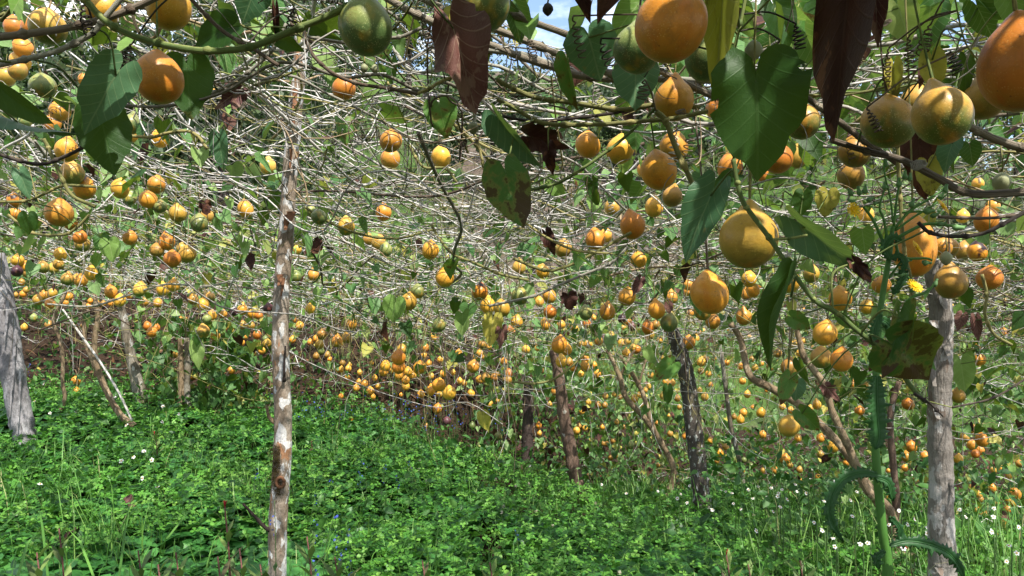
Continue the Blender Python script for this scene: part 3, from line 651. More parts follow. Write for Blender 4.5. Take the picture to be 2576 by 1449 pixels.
pole('twin_trunk', [(470,850,12),(472,920,15),(470,980,16),(476,1045,18)], 6.02, BK['birch'], "pale upright twin stem in shade left of the mottled pole", lump=.06)
# the thick stems of the vines, rising out of the ground
def trunk(px, d, label, mat='stem', branches=()):
    o, pp, rr = pole('woody_vine', px, d, BK[mat], label, 'vine stem', 12, .05)
    for b in branches:
        mb = MB()
        pts = spline([P(u, v, dd) for u, v, w, dd in b], 6)
        tube(mb, pts, [w * dd / F / 2 for u, v, w, dd in b], 10, .5, lump=.04)
        mb.obj('branch', BK[mat], o)
    return o
trunk([(166,735,8),(135,805,9),(150,850,9),(158,900,9),(157,960,9),(163,1000,9),(152,1035,10)], 5.3, "thin wavy vine stem rising in front of the soil bank at left")
trunk([(238,740,10),(246,800,12),(238,850,13),(241,910,15),(262,970,15),(300,1040,15),(338,1072,16)], 5.0, "brown forked vine stem slanting down to the grass at left", branches=[[(212, 760, 9, 5.0), (213, 850, 10, 5.0), (228, 895, 11, 5.0), (241, 925, 12, 5.0)]])
o, _, _ = pole('wooden_stick', [(158,778,5),(205,845,6),(255,915,6),(300,990,6),(333,1060,6)], 4.9, VM['dry'], "thin straight pale stick leaning across the forked stem", 'stick', 8, .04)
trunk([(1528,880,10),(1558,945,13),(1575,1000,14),(1620,1050,14),(1655,1100,15),(1690,1165,16),(1692,1210,15),(1670,1268,17)], 5.1, "bent tan vine stem with two forks left of the lichened trunk", branches=[[(1560,895,8,5.1),(1590,940,11,5.1),(1615,985,12,5.1),(1635,1050,12,5.1),(1652,1098,12,5.1)], [(1597,880,5,5.1),(1578,910,6,5.1),(1560,948,8,5.1)], [(1625,905,5,5.1),(1612,950,6,5.1),(1607,970,7,5.1)]])
trunk([(1815,885,10),(1826,980,11),(1840,1080,12),(1860,1160,12),(1877,1260,13)], 5.3, "slim whitish vine stem right of the lichened trunk", 'birch')
trunk([(1838,814,14),(1863,854,15),(1885,942,18),(1932,972,19),(2007,1015,20),(2082,1085,20),(2140,1155,21),(2195,1240,22),(2250,1350,24),(2290,1470,26)], [3.5,3.5,3.45,3.4,3.4,3.35,3.3,3.3,3.3,3.3], "long brown vine stem sloping down to the right behind the thistle")
trunk([(2003,820,12),(2012,860,14),(2024,900,16),(2070,964,17),(2094,1036,18),(2119,1090,19),(2153,1166,21),(2182,1233,22),(2238,1285,24),(2256,1380,26),(2240,1460,28)], 3.2, "thick tan vine stem curving down left of the thistle stalk")
trunk([(2262,960,13),(2244,1020,15),(2240,1087,16),(2250,1200,18),(2260,1340,20),(2266,1440,20)], 3.35, "dark straight vine stem between the thistle and the grey post", 'red')
o, _, _ = pole('dead_branch', [(2180,1420,12),(2212,1412,16),(2255,1395,16),(2300,1395,10)], 3.1, BK['stem'], "pale broken branch lying in the weeds at lower right", 'branch', 8, .06)

# ------------------------------------------------------------------ vines
VPTS = []     # (points, object) of every vine, to hang leaves and stalks from
def vine(pts, rad, kind, label, k=7, step=6, name='vine', lump=.05, group=None, nodes=True):
    pp = spline(pts, step)
    mb = MB(); tube(mb, pp, rad, k, None, lump=lump)
    if nodes and k >= 7:      # swollen joints
        r0 = rad if np.isscalar(rad) else rad[0]
        for i in range(step, len(pp) - 2, step + 3):
            q = pp[i - 1:i + 2]
            tube(mb, q, [r0 * .9, r0 * 1.45, r0 * .9], k, None, lump=.1)
    o = mb.obj(name, VM[kind], origin=tuple(pp[0]))
    tag(o, label, 'vine', group)
    VPTS.append((pp, o))
    return o

def hv(px, d, w, kind, label, name='vine', k=9, step=7):
    n = len(px)
    ds = np.interp(np.linspace(0, 1, n), np.linspace(0, 1, len(d)), d) if isinstance(d, (list, tuple)) else [d] * n
    ww = w if isinstance(w, (list, tuple)) else [w, w]
    rad = [x * dd / F / 2 for x, dd in zip(np.interp(np.linspace(0, 1, n), np.linspace(0, 1, len(ww)), ww), ds)]
    return vine([P(u, v, dd) for (u, v), dd in zip(px, ds)], rad, kind, label, k, step, name)

hv([(150,-60),(215,0),(262,50),(330,88),(410,112),(500,127),(580,126),(650,112),(740,75),(830,38),(900,0),(980,-50)], .95, 17, 'green', "thick smooth green vine arching across the upper left", k=12)
hv([(-40,98),(60,86),(160,72),(260,48),(340,18),(420,-20)], 1.02, [19, 17], 'brown', "thick brownish vine rising rightward at the upper left corner", k=12)
hv([(-40,172),(60,150),(150,126),(230,85),(258,52),(310,-10)], 1.0, [14, 13], 'grey', "grey forked vine below the brownish one at upper left", k=10)
hv([(455,-30),(520,40),(570,85),(640,125),(700,165)], 1.12, 10, 'brown', "dark thin vine slanting down beside the green arch")
hv([(764,70),(770,100),(790,142),(840,186),(900,210),(960,220),(1050,236)], 1.45, 9, 'brown', "dark curved vine sweeping right from the top of the mottled pole")
hv([(1050,236),(1080,222),(1120,200),(1200,175)], 1.45, 8, 'olive', "olive shoot rising behind the hanging plum brown leaf")
hv([(760,92),(800,97),(880,108),(960,97),(1010,92),(1060,70)], 1.5, 9, 'grey', "grey vine passing behind the large mottled green fruit")
hv([(930,-30),(1050,38),(1150,78),(1288,135),(1380,165),(1460,190),(1560,200)], 1.6, [18, 20], 'woody', "rough ridged woody vine under the top edge, lower of the bundle", k=12)
hv([(1030,-20),(1150,38),(1290,90),(1440,150),(1560,190),(1700,205),(1850,262)], 1.55, [18, 17], 'woody', "rough ridged woody vine, middle of the bundle at top centre", k=12)
hv([(1200,-20),(1300,38),(1420,84),(1500,112),(1640,170),(1800,246)], 1.5, [17, 16], 'woody', "rough ridged woody vine against the sky, upper of the bundle", k=12)
hv([(1100,60),(1200,120),(1330,140),(1450,185),(1600,195),(1830,205),(1990,210)], 1.6, [13, 15], 'grey', "grey vine running right behind the green fruits at top")
hv([(1880,170),(1950,205),(2027,245),(2110,305),(2185,362),(2260,410)], 1.4, [15, 16], 'woody', "ridged woody vine slanting down right past the dead brown leaf", k=10)
hv([(2090,352),(2180,380),(2268,402),(2355,445),(2440,486),(2600,482)], 1.25, [15, 20], 'woody', "heavy dark woody vine bending at the right edge", k=12)
hv([(2390,290),(2460,330),(2530,360),(2620,385)], 1.4, [18, 22], 'woody', "short ridged woody vine at the right edge below the huge fruit", k=10)
hv([(2310,560),(2340,585),(2400,595),(2470,588),(2530,560),(2620,510)], 1.15, 10, 'dark', "dark vine bowed under the right edge above three fruits")
hv([(2360,545),(2420,548),(2500,548),(2600,535)], 1.2, 8, 'brown', "thin straight brown vine over the bowed dark one")
hv([(1250,200),(1290,222),(1350,246),(1440,258),(1560,276),(1660,262),(1760,270)], 1.5, [12, 13], 'olive', "long olive vine passing left of the yellow long necked fruit")
hv([(1250,250),(1295,272),(1370,310),(1500,313),(1600,306),(1690,298),(1780,280)], 1.45, [11, 11], 'olive', "second olive vine curving below the first, upper middle")
hv([(1250,290),(1340,305),(1420,300),(1540,285),(1600,270)], 1.5, 8, 'dark', "dark thin vine between the two olive ones, upper middle")
hv([(1650,280),(1675,305),(1700,372),(1745,470),(1760,520)], 1.4, [15, 12], 'olive', "stout olive vine slanting down beside the bluish leaf")
hv([(1660,262),(1620,300),(1560,355),(1500,400),(1440,440),(1390,465),(1300,480),(1230,460)], 1.5, 8, 'green', "green vine slanting down left behind the brown fruit")
hv([(1845,400),(1855,460),(1868,505),(1895,545),(1940,605),(1970,650),(2020,720),(2057,762),(2102,785),(2157,832),(2207,872),(2257,925),(2302,985),(2330,1010)], .98, [12, 13], 'green', "long grey green vine slanting from heart leaf to spotted leaf", k=10)
hv([(2300,990),(2325,1005),(2345,1020),(2372,1048)], .97, [9, 3], 'dark', "withered black shoot tip in front of the grey post", k=8)
hv([(1940,603),(1985,600),(2030,592)], .98, 7, 'green', "short leaf stalk joining the big bluish leaf to the slanting vine")
hv([(1990,745),(2010,752),(2050,760)], .98, 6, 'green', "short stalk of the long dark leaf right of centre")
hv([(2255,280),(2258,360),(2262,460),(2268,550),(2276,640),(2290,700),(2296,780)], 1.35, [9, 10], 'olive', "upright green stem passing behind the thistle head")
hv([(1880,-30),(1862,60),(1848,120),(1832,190),(1822,240)], 1.1, [9, 8], 'green', "upright green stem beside the yellow withered leaf")
hv([(2400,-20),(2412,45),(2430,110),(2470,160),(2540,215),(2600,226)], 1.05, 4, 'green', "fine yellow green tendril stem looping to the huge right fruit")
hv([(-30,378),(50,405),(112,412),(175,388),(212,367),(260,330)], 1.3, 9, 'dark', "dark curved vine under the broad leaves at the left")
hv([(110,350),(122,372),(145,425),(180,490),(240,520)], 1.7, 9, 'olive', "olive vine slanting down past the yellow fruits at left")
hv([(-20,508),(60,506),(112,487),(160,467),(240,470)], 2.2, 7, 'olive', "olive vine curving across the far left, mid height")
hv([(20,540),(80,585),(155,591),(190,575),(225,540)], 2.1, 7, 'olive', "sagging olive vine under the black spotted fruit")
hv([(310,340),(380,345),(420,335),(470,330),(500,345),(520,375)], 1.8, 8, 'olive', "olive vine arched over the small dark fruit at upper left")
hv([(500,250),(540,232),(600,200),(650,160),(690,120),(720,60)], 1.6, 9, 'grey', "grey stem climbing toward the mottled pole at upper left")
hv([(640,215),(690,200),(740,180)], 1.8, 7, 'olive', "short olive vine meeting the pole near its top")
hv([(664,155),(800,210),(960,255),(1066,283)], 2.9, 2.2, 'grey', "thin taut trellis wire right of the pole", name='trellis_wire', k=6)
hv([(1180,320),(1200,352),(1212,400),(1225,440),(1270,480),(1320,472)], 1.9, 7, 'olive', "wavy olive vine left of the blotched heart leaf")
hv([(1030,365),(1045,395),(1070,422),(1120,424),(1150,460)], 2.5, 7, 'olive', "thick kinked olive vine right of two overlapping fruits")
hv([(765,520),(830,560),(910,590),(1000,600),(1080,580),(1160,570)], 3.0, 6, 'olive', "olive vine sagging across the middle right of the pole")
hv([(1085,565),(1105,600),(1140,640),(1190,660),(1260,690),(1330,705)], 2.6, 7, 'olive', "olive vine running down right over the middle yellow fruit")
hv([(1290,650),(1370,680),(1420,672),(1490,640),(1560,600),(1588,585)], 2.3, 8, 'olive', "brown olive vine rising to the half lit orange fruit")
hv([(1230,770),(1340,745),(1400,720),(1470,690),(1540,660),(1580,620)], 2.6, 7, 'grey', "grey vine rising right beneath the half lit orange fruit")
hv([(1320,560),(1380,600),(1450,630),(1540,638)], 2.2, 6, 'olive', "kinked olive vine left of the paired fruits, centre right")
hv([(1288,960),(1340,965),(1390,955),(1440,920),(1480,880)], 3.4, 6, 'olive', "olive vine curving beneath the reddish trunk")
hv([(2470,690),(2482,740),(2478,790),(2500,840),(2545,868)], 2.0, 8, 'olive', "smooth olive vine dropping from the orange fruit at right")
hv([(2395,1025),(2500,1000),(2600,940)], 2.2, 5, 'dark', "thin dark vine rising to the right edge, lower right")
hv([(1992,700),(1995,800),(1985,900),(1978,980)], 1.8, 5, 'olive', "thin upright green shoot left of the paired fruits")
hv([(600,700),(520,720),(420,715),(330,740),(230,770),(120,765)], 4.2, 5, 'grey', "long grey vine along the lower fringe left of the pole")
hv([(330,820),(250,780),(180,800),(100,830)], 4.8, 4, 'brown', "low brown vine under the left fringe")

# random vines of the roof and of the hanging fringe behind
def walk(x, y, ang, L, n, curve, z0, zn, dz=0.0):
    s = L / n
    a = ang + np.cumsum(NR.normal(0, curve, n) + NR.normal(0, .13))
    px = x + np.cumsum(np.cos(a) * s); py = y + np.cumsum(np.sin(a) * s)
    zz = z0 + np.cumsum(NR.normal(0, zn, n)) + dz * np.linspace(0, 1, n) - 0.10 * np.sin(np.linspace(0, math.pi, n)) * R.random()
    py = np.maximum(py, 1.6 + 0.15 * np.sin(px * 3))
    z = roof(px, py) + zz
    z = np.maximum(z, ground(px, py) + 0.12)
    return np.stack([px, py, z], -1)

def flow_angle(x, y):
    base = -0.35 if x > -.3 else 0.25          # most stems run across the slope, drifting downhill
    return base + R.gauss(0, .85) + (math.pi if R.random() < .3 else 0)

ROWS = [(-99, 330, "at the top"), (330, 620, "in the upper tangle"), (620, 800, "at middle height"), (800, 950, "in the lower fringe"), (950, 1070, "below the fringe"), (1070, 9999, "low near the ground")]
COLS = [(-99, 330, "near the left edge"), (330, 700, "left of the mottled pole"), (700, 1000, "just right of the mottled pole"), (1000, 1370, "around the centre"), (1370, 1720, "left of the lichened trunk"), (1720, 2180, "right of the lichened trunk"), (2180, 9999, "around the grey post")]
def zone_word(p):
    u = 1288 + p[0] / p[1] * F; v = 724.5 - (p[2] - CAMZ) / p[1] * F
    return [c[2] for c in COLS if c[0] <= max(min(u, 9000), -90) < c[1]][0], [r[2] for r in ROWS if r[0] <= max(min(v, 9000), -90) < r[1]][0]
# what stands in front: the photograph shows the larger fruits and the near things free of twigs
FU = np.array([f[0] for f in fruits]); FV = np.array([f[1] for f in fruits]); FW = np.array([f[2] for f in fruits]); FD = np.array([f[5] for f in fruits])
_big = FW > 12.5
FU, FV, FW, FD = FU[_big], FV[_big], FW[_big], FD[_big]
PP = np.array(POLEPTS); FU, FV, FW, FD = np.r_[FU, PP[:, 0]], np.r_[FV, PP[:, 1]], np.r_[FW, PP[:, 2]], np.r_[FD, PP[:, 3]]
def covers(pts, k=.42):
    """how many of the larger fruits these points would hang in front of"""
    pts = np.atleast_2d(pts); ok = pts[:, 1] > .3
    if not ok.any(): return 0
    p = pts[ok]; u = 1288 + p[:, 0] / p[:, 1] * F; v = 724.5 - (p[:, 2] - CAMZ) / p[:, 1] * F
    if ((u > 1345) & (u < 1565) & (v < 105) & (v > -60)).any(): return 9
    h = (np.hypot(u[:, None] - FU, v[:, None] - FV) < FW * k) & (p[:, 1][:, None] < FD)
    return int(h.any(0).sum())
KW = {'dry': 'dry pale grey', 'olive': 'olive green', 'tan': 'tan', 'brown': 'brown', 'grey': 'weathered grey', 'green': 'fresh green'}
def rnd_kind():
    return R.choices(['dry', 'olive', 'tan', 'brown', 'grey', 'green'], [40, 22, 6, 10, 16, 6])[0]
for q in range(240):
    y = R.uniform(1.5, 5.6); x = R.uniform(-.80, .80) * y
    L = R.uniform(1.0, 2.4)
    kd = rnd_kind()
    for tries in range(12):
        pts = walk(x, y, flow_angle(x, y), L, 9, .24, R.uniform(-.14, .2), .045)
        if covers(spline(pts, 16)) <= 0: break
        y = R.uniform(1.6, 5.6); x = R.uniform(-.80, .80) * y
    r = R.uniform(.0026, .0062) * (1.15 if kd != 'dry' else 1)
    side, row = zone_word(pts[4])
    tk = 'thick' if r > .0045 else 'thin'
    vine(pts, [r, r * .75], kd, f"{tk} {KW[kd]} vine {row}, {side}", 5, 4, group=f"{KW[kd]} vines {row}, {side}", nodes=False)

# stuff: the uncountable fine tangle
tan = MB()
KID = {'dry': 0, 'olive': 1, 'tan': 2, 'brown': 3, 'grey': 0, 'green': 4}
for q in range(2300):
    y = 1.7 + 5.8 * R.random() ** .85; x = R.uniform(-.85, .85) * y
    kd = rnd_kind()
    low = R.random() < .30 and y > 3.2
    for tries in range(6):
        pts = walk(x, y, flow_angle(x, y), R.uniform(.6, 2.0), 8, .24, R.uniform(-.62, -.1) if low else R.uniform(-.16, .2), .05)
        if covers(spline(pts, 10)) <= 0: break
    r = R.uniform(.0010, .0032)
    tube(tan, spline(pts, 3), [r, r * .7], 4, None, KID[kd], cap=False)
for q in range(2600):   # short crooked twigs and dry tendrils
    y = 1.2 + 5.6 * R.random() ** .9; x = R.uniform(-.82, .82) * y
    n = 7; a = R.uniform(0, 6.28); sgn = R.choice([-1, 1]) * R.uniform(.1, .8)
    aa = a + np.arange(n) * sgn + NR.normal(0, .25, n); ss = R.uniform(.012, .038)
    ph = R.uniform(0, 6.28)
    dx = np.cumsum(np.cos(aa)) * ss; dzv = np.cumsum(np.sin(aa)) * ss
    z = roof(x, y) + R.uniform(-.30, .12)
    pts = np.stack([x + dx * math.cos(ph), y + dx * math.sin(ph), z + dzv], -1)
    if covers(pts, .5) and R.random() < .8: continue
    tube(tan, spline(pts, 2), [R.uniform(.0009, .0018), .0006], 3, None, R.choices([0, 1, 2, 3, 5], [44, 18, 8, 12, 18])[0], cap=False)
for q in range(230):    # coiled tendrils
    y = 1.1 + 3.2 * R.random(); x = R.uniform(-.75, .75) * y
    t = np.linspace(0, 1, 34); nturn = R.uniform(3, 7); cr = R.uniform(.004, .010) * (1 - .4 * t)
    ax = NR.normal(0, 1, 3); ax /= np.linalg.norm(ax); s = np.cross(ax, [0.3, .5, .8]); s /= np.linalg.norm(s); b_ = np.cross(ax, s)
    ang = 2 * np.pi * nturn * t
    c = np.array([x, y, float(roof(x, y)) + R.uniform(-.25, .1)])
    pts = c + ax * (t[:, None] * R.uniform(.02, .07)) + (cr * np.cos(ang))[:, None] * s + (cr * np.sin(ang))[:, None] * b_
    tube(tan, pts, .0011, 3, None, R.choice([0, 3, 3, 5]), cap=False)
for q in range(750):     # low crossing twigs of the hanging curtain at the right
    y = R.uniform(3.0, 8.5); x = R.uniform(.12 if y > 4.5 else .42, .86) * y
    g0, r0 = float(ground(x, y)), float(roof(x, y)); n = 9
    a = flow_angle(x, y) + np.cumsum(NR.normal(0, .28, n) + NR.normal(0, .12)); ss = R.uniform(.08, .2)
    px, py = x + np.cumsum(np.cos(a) * ss), y + np.cumsum(np.sin(a) * ss)
    pts = np.stack([px, py, g0 + .15 + (r0 - g0) * R.random() + np.cumsum(NR.normal(-.01, .06, n))], -1)
    pts[:, 2] = np.maximum(pts[:, 2], ground(px, py) + .05)
    if (py < 5.2).any() and (px / py).min() < .45 or py.min() < 3.2 or covers(spline(pts, 8)): continue
    r = R.uniform(.001, .0035)
    tube(tan, spline(pts, 3), [r, r * .6], 4, None, R.choices([0, 1, 2, 3], [58, 20, 8, 14])[0], cap=False)
for q in range(520):    # stems drooping out of the fringe
    y = R.uniform(3.6, 7.6); x = R.uniform(-.8, .8) * y
    if x < -.3 * y and R.random() < .5: continue
    zt = float(roof(x, y)); zb = max(float(ground(x, y)) + R.uniform(.1, .5), zt - R.uniform(.3, 1.1))
    n = 7; t = np.linspace(0, 1, n)
    pts = np.stack([x + np.cumsum(NR.normal(0, .05, n)), y + np.cumsum(NR.normal(0, .05, n)), zt + (zb - zt) * t], -1)
    tube(tan, spline(pts, 3), [R.uniform(.0015, .0035), .001], 4, None, R.choices([0, 1, 2, 3], [20, 45, 15, 20])[0], cap=False)
tag(tan.obj('vine_tangle', [VM['dry'], VM['olive'], VM['tan'], VM['brown'], VM['green'], VM['dark']]), "fine tangle of dry twigs, tendrils and thin vine stems", 'vines', kind='stuff')
for w_ in range(5):     # trellis wires
    y0 = [2.2, 3.0, 3.9, 4.8, 5.6][w_]
    xx = np.linspace(-.85 * y0, .85 * y0, 12); yy = y0 + .15 * xx
    mb = MB(); tube(mb, np.stack([xx, yy, roof(xx, yy) + .02], -1), .0013, 5, .2)
    tag(mb.obj('trellis_wire', VM['grey'], origin=(xx[0], yy[0], float(roof(xx[0], yy[0])))), "taut horizontal trellis wire carrying the vine tangle", 'wire', 'trellis wires under the vines')

# ------------------------------------------------------------------ passion fruits
def fruit_profile(neck, squash, n):
    t = np.linspace(0, 1, n)
    a = -math.pi / 2 + t * math.pi
    r = 0.5 * np.cos(a); z = 0.5 * squash * np.sin(a)
    k = np.clip((z / (0.5 * squash) - 0.80) / .20, 0, 1)
    z = z + k ** 3 * neck * .8
    r = np.maximum(r, np.where(t > .85, 0.040, 0.0))
    r = r * (1 - .05 * smooth01((z - .1) / .4))
    return r, z
def fruit_mesh(neck, squash, seed, n=18, k=24):
    rr = np.random.default_rng(seed)
    r, z = fruit_profile(neck, squash, n)
    r[0] = 0.012
    a = np.arange(k) / k * 2 * np.pi
    ph = rr.uniform(0, 6.28, 3)
    wob = 1 + .018 * np.cos(3 * a + ph[0]) + .014 * np.cos(2 * a + ph[1])
    v = np.stack([r[:, None] * np.cos(a) * wob, r[:, None] * np.sin(a) * wob, np.repeat(z[:, None], k, 1)], -1)
    v[..., 0] += .03 * np.sin(z * 3 + ph[2])[:, None]
    # the small dry scar at the lower end
    v[0, :, 2] += .01
    i = np.arange(n - 1)[:, None] * k; j = np.arange(k)[None]; j2 = (j + 1) % k
    q = np.stack([i + j, i + j2, i + k + j2, i + k + j], -1).reshape(-1, 4)
    top = np.array([[(n - 1) * k + x for x in range(k)]]); bot = np.array([[k - 1 - x for x in range(k)]])
    return v.reshape(-1, 3), q, top, bot, z[-1]
SH = [(.10, 1.04), (.13, 1.08), (.08, 1.0), (.20, 1.08), (.11, 1.12)]
FMESH = {}
def fmesh(kind, s, fine):
    key = (kind, s, fine)
    if key not in FMESH:
        v, q, top, bot, zt = fruit_mesh(*SH[s], 50 + s, *((22, 32) if fine else (12, 14)))
        mb = MB(); mb.add(v, [q, top, bot], v, .5)
        FMESH[key] = (mb.mesh('passion_fruit', FM[kind]), zt)
    return FMESH[key]
def stalk_mesh(seed, mat):
    rr = np.random.default_rng(seed)
    t = np.linspace(0, 1, 9)
    mb = MB()
    bend = rr.uniform(-.09, .09, 2)
    p = np.stack([bend[0] * np.sin(t * 3.1), bend[1] * np.sin(t * 2.6), t], -1)
    tube(mb, p, 1.0, 6, .5)
    # thickness is set per fruit by the object's scale in x and y, so the bend is stored in those units
    return mb
STALK = []
for s in range(4):
    rr = np.random.default_rng(s)
    t = np.linspace(0, 1, 9); mb = MB()
    b0, b1 = rr.uniform(-3, 3, 2)
    tube(mb, np.stack([b0 * np.sin(t * 3.1), b1 * np.sin(t * 2.6), t * 12], -1), [1.15, .85, .8, .8, .95], 6, .5, lump=.06)
    STALK.append(mb.mesh('stalk', VM[['olive', 'tan', 'green', 'brown'][s]]))
COLW = {'o': 'orange', 'y': 'yellow', 'm': 'yellow green', 'g': 'green', 'b': 'olive brown', 'd': 'dark blotched', 'p': 'purple'}
ORD = ['first', 'second', 'third', 'fourth', 'fifth', 'sixth', 'seventh', 'eighth', 'ninth', 'tenth', 'eleventh', 'twelfth', 'thirteenth', 'fourteenth', 'fifteenth']
fruits.sort(key=lambda f: -f[2])
LIM = 296
cells = {}
for f in fruits[:LIM]:
    if f[4]: continue
    row = [r[2] for r in ROWS if r[0] <= f[1] < r[1]][0]; c_ = [c[2] for c in COLS if c[0] <= f[0] < c[1]][0]
    cells.setdefault((COLW[f[3]], row, c_), []).append(f)
for (cw, row, c_), L in cells.items():
    L.sort(key=lambda f: f[0])
    for i, f in enumerate(L):
        f[4] = f"{cw} passion fruit {row} {c_}"
        if len(L) > 1:
            if i == 0: f[4] = f"leftmost {cw} fruit {row} {c_}"
            elif i == len(L) - 1: f[4] = f"rightmost {cw} fruit {row} {c_}"
            else: f[4] = f"{ORD[min(i, 14)]} {cw} fruit from left {row} {c_}"
for f in fruits[:LIM]:
    u, v, w, kd, lab, d, p, D = f
    s = R.randrange(5)
    if 'long neck' in lab: s = 3
    if 'pear' in lab: s = 4
    me, zt = fmesh(kd, s, w > 30)
    o = link('passion_fruit', me, tuple(p))
    o.scale = (D, D, D * R.uniform(.97, 1.05))
    if 'pear' in lab: o.scale = (D * .98, D * .98, D * 1.3)
    o.rotation_euler = (R.uniform(-.16, .16), R.uniform(-.16, .16), R.uniform(0, 6.28))
    tag(o, lab, 'passion fruit', 'passion fruits hanging from the vines')
    L = float(np.clip(roof(p[0], p[1]) + .03 - (p[2] + zt * D), .05, .55))
    st = link('stalk', STALK[R.randrange(4)], (0, 0, zt - .02), o)
    rs = R.uniform(.0016, .0024)
    st.scale = (rs / D, rs / D, L / 12 / D)
# those past the limit: the smallest, far down the slope, as one mass
sm = MB()
v0, q0, t0, b0, z0 = fruit_mesh(.14, 1.06, 3, 8, 10)
RK = {'o': .15, 'y': .4, 'm': .55, 'b': .72, 'g': .9, 'd': .72, 'p': .98}
for f in fruits[LIM:]:
    sm.add(v0 * f[7] + f[6], [q0, t0, b0], None, RK[f[3]] + R.uniform(-.05, .05))
    tube(sm, [f[6] + [0, 0, f[7] * .55], f[6] + [.01, 0, f[7] * .55 + .07], f[6] + [0, .01, f[7] * .55 + .18]], .0018, 4, .85)
for q in range(130):
    y = R.uniform(5.2, 8.0); x = R.uniform(-.1, .85) * y
    zt = float(roof(x, y)); zz = max(zt - R.uniform(.05, .75), float(ground(x, y)) + .2); D = R.uniform(.05, .072)
    sm.add(v0 * D + np.array([x, y, zz]), [q0, t0, b0], None, R.choice([.15, .4, .4, .72, .55]) + R.uniform(-.05, .05))
tag(sm.obj('distant_fruits', herb_mat('distant_fruit_skin', [(0, (.6, .22, .02)), (.3, (.62, .27, .03)), (.45, (.62, .34, .05)), (.6, (.38, .25, .04)), (.75, (.33, .17, .03)), (.85, (.14, .17, .04)), (.97, (.12, .16, .05)), (1, (.05, .02, .03))], .45, 0.0)),
    "mass of the smallest passion fruits far down the slope", 'passion fruit', kind='stuff')

# ------------------------------------------------------------------ leaves
TH = np.radians([0, 8, 20, 40, 60, 80, 100, 120, 140, 155, 168, 180])
RH = np.array([1.0, .86, .73, .61, .53, .48, .45, .435, .42, .38, .27, .09])
RN = np.array([1.0, .90, .80, .70, .60, .52, .46, .42, .38, .33, .22, .09])
def leaf_geo(nt=28, nr=4, fold=.25, droop=.25, wave=.03, wf=1.0, curl=0.0, seed=0, prof=RH, holes=0, pet=0.0):
    """a heart-shaped blade: stalk joint at 0, tip at y = 1"""
    rr = np.random.default_rng(seed)
    th = np.linspace(-math.pi, math.pi, nt + 1)
    r = np.interp(np.abs(th), TH, prof)
    edge = 1 + wave * .6 * np.sin(th * 9 + rr.uniform(0, 6)) + wave * rr.normal(0, .5, nt + 1)
    edge[-1] = edge[0]
    r = r * edge
    V, U = [[0, 0, 0]], [[0, 0, 0]]
    ph = rr.uniform(0, 6.28, 4)
    for k in range(1, nr + 1):
        f = k / nr
        x = r * np.sin(th) * f; y = r * np.cos(th) * f
        U += list(np.stack([x, y, np.zeros_like(x)], -1))
        z = fold * np.abs(x) - droop * np.maximum(y, 0) ** 2 - droop * .5 * np.minimum(y, 0) ** 2 + wave * 1.6 * np.sin(th * 4 + ph[0]) * f * f * (.3 + np.abs(x)) + .02 * np.sin(y * 7 + ph[1]) * np.sin(x * 8 + ph[2])
        z = z - curl * x * np.abs(x) * 2.4
        V += list(np.stack([x * wf, y, z], -1))
    m = nt + 1
    F3 = [[0, 1 + i, 2 + i] for i in range(nt)]
    F4 = [[1 + (k - 1) * m + i, 1 + k * m + i, 2 + k * m + i, 2 + (k - 1) * m + i] for k in range(1, nr) for i in range(nt)]
    if holes:
        pick = set(rr.choice(len(F4), holes, replace=False)); F4 = [q for i, q in enumerate(F4) if i not in pick]
    return np.array(V, dtype=float), [np.array(F3), np.array(F4)] if F4 else [np.array(F3)], np.array(U, dtype=float)

def nearest_vine(p, first=None):
    best = None
    for pp, o in (VPTS[:first] if first else VPTS):
        dd = np.linalg.norm(pp - p, axis=1); i = int(dd.argmin())
        if best is None or dd[i] < best[0]: best = (dd[i], pp[i], o)
    return best
NHAND = 51
def big_leaf(a, t, width, d, mat, label=None, roll=0.0, tipd=0.0, fold=.25, droop=.18, wave=.03, curl=0.0, prof=RH, holes=0, seed=None, back=False, name='leaf'):
    """a: stalk joint, t: tip (view positions); width in view units; d: distance; roll about the blade's axis"""
    A = P(a[0], a[1], d); T = P(t[0], t[1], d + tipd)
    ax = T - A; L = np.linalg.norm(ax); ax /= L
    look = A - np.array([0, 0, CAMZ]); look /= np.linalg.norm(look)
    nrm = -look - ax * np.dot(-look, ax); nrm /= np.linalg.norm(nrm)
    sd = np.cross(ax, nrm)
    c, s_ = math.cos(roll), math.sin(roll)
    nrm, sd = nrm * c + sd * s_, sd * c - nrm * s_
    if back: nrm, sd = -nrm, -sd
    base_w = 2 * np.max(prof[None, :] * np.sin(TH)[None, :])
    wf = (width * d / F) / (base_w * L)
    V, Fc, U = leaf_geo(36, 6, fold, droop, wave, wf, curl, seed if seed is not None else R.randrange(9999), prof, holes)
    W = A + L * (V[:, :1] * sd + V[:, 1:2] * ax + V[:, 2:3] * nrm)
    dist, vp, vo = nearest_vine(A, NHAND)
    if dist > .45: dist, vp, vo = nearest_vine(A)
    mb = MB(); mb.add(W, Fc, U, R.random())
    o = mb.obj(name, LM[mat], vo, origin=tuple(A))
    if label: o['label'] = label
    mb = MB()
    end = vp if dist < .5 else A - ax * .08
    midp = (A + end) / 2 - ax * min(.03, dist * .3)
    tube(mb, spline([A, midp, end], 5), [.0013, .0017], 6, None)
    mb.obj('leaf_stalk', VM['green'], vo)
    return o
big_leaf((292,190),(203,332),128,1.08,'blue',"broad bluish green leaf beside the large orange fruit",roll=.35,fold=.12)
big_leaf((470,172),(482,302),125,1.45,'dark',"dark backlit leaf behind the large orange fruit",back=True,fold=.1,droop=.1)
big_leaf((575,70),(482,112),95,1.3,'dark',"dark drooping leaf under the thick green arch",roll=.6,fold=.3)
big_leaf((255,300),(290,448),130,1.15,'dark',"dark leaf hanging with its tip down at left",fold=.12,droop=.1,back=True)
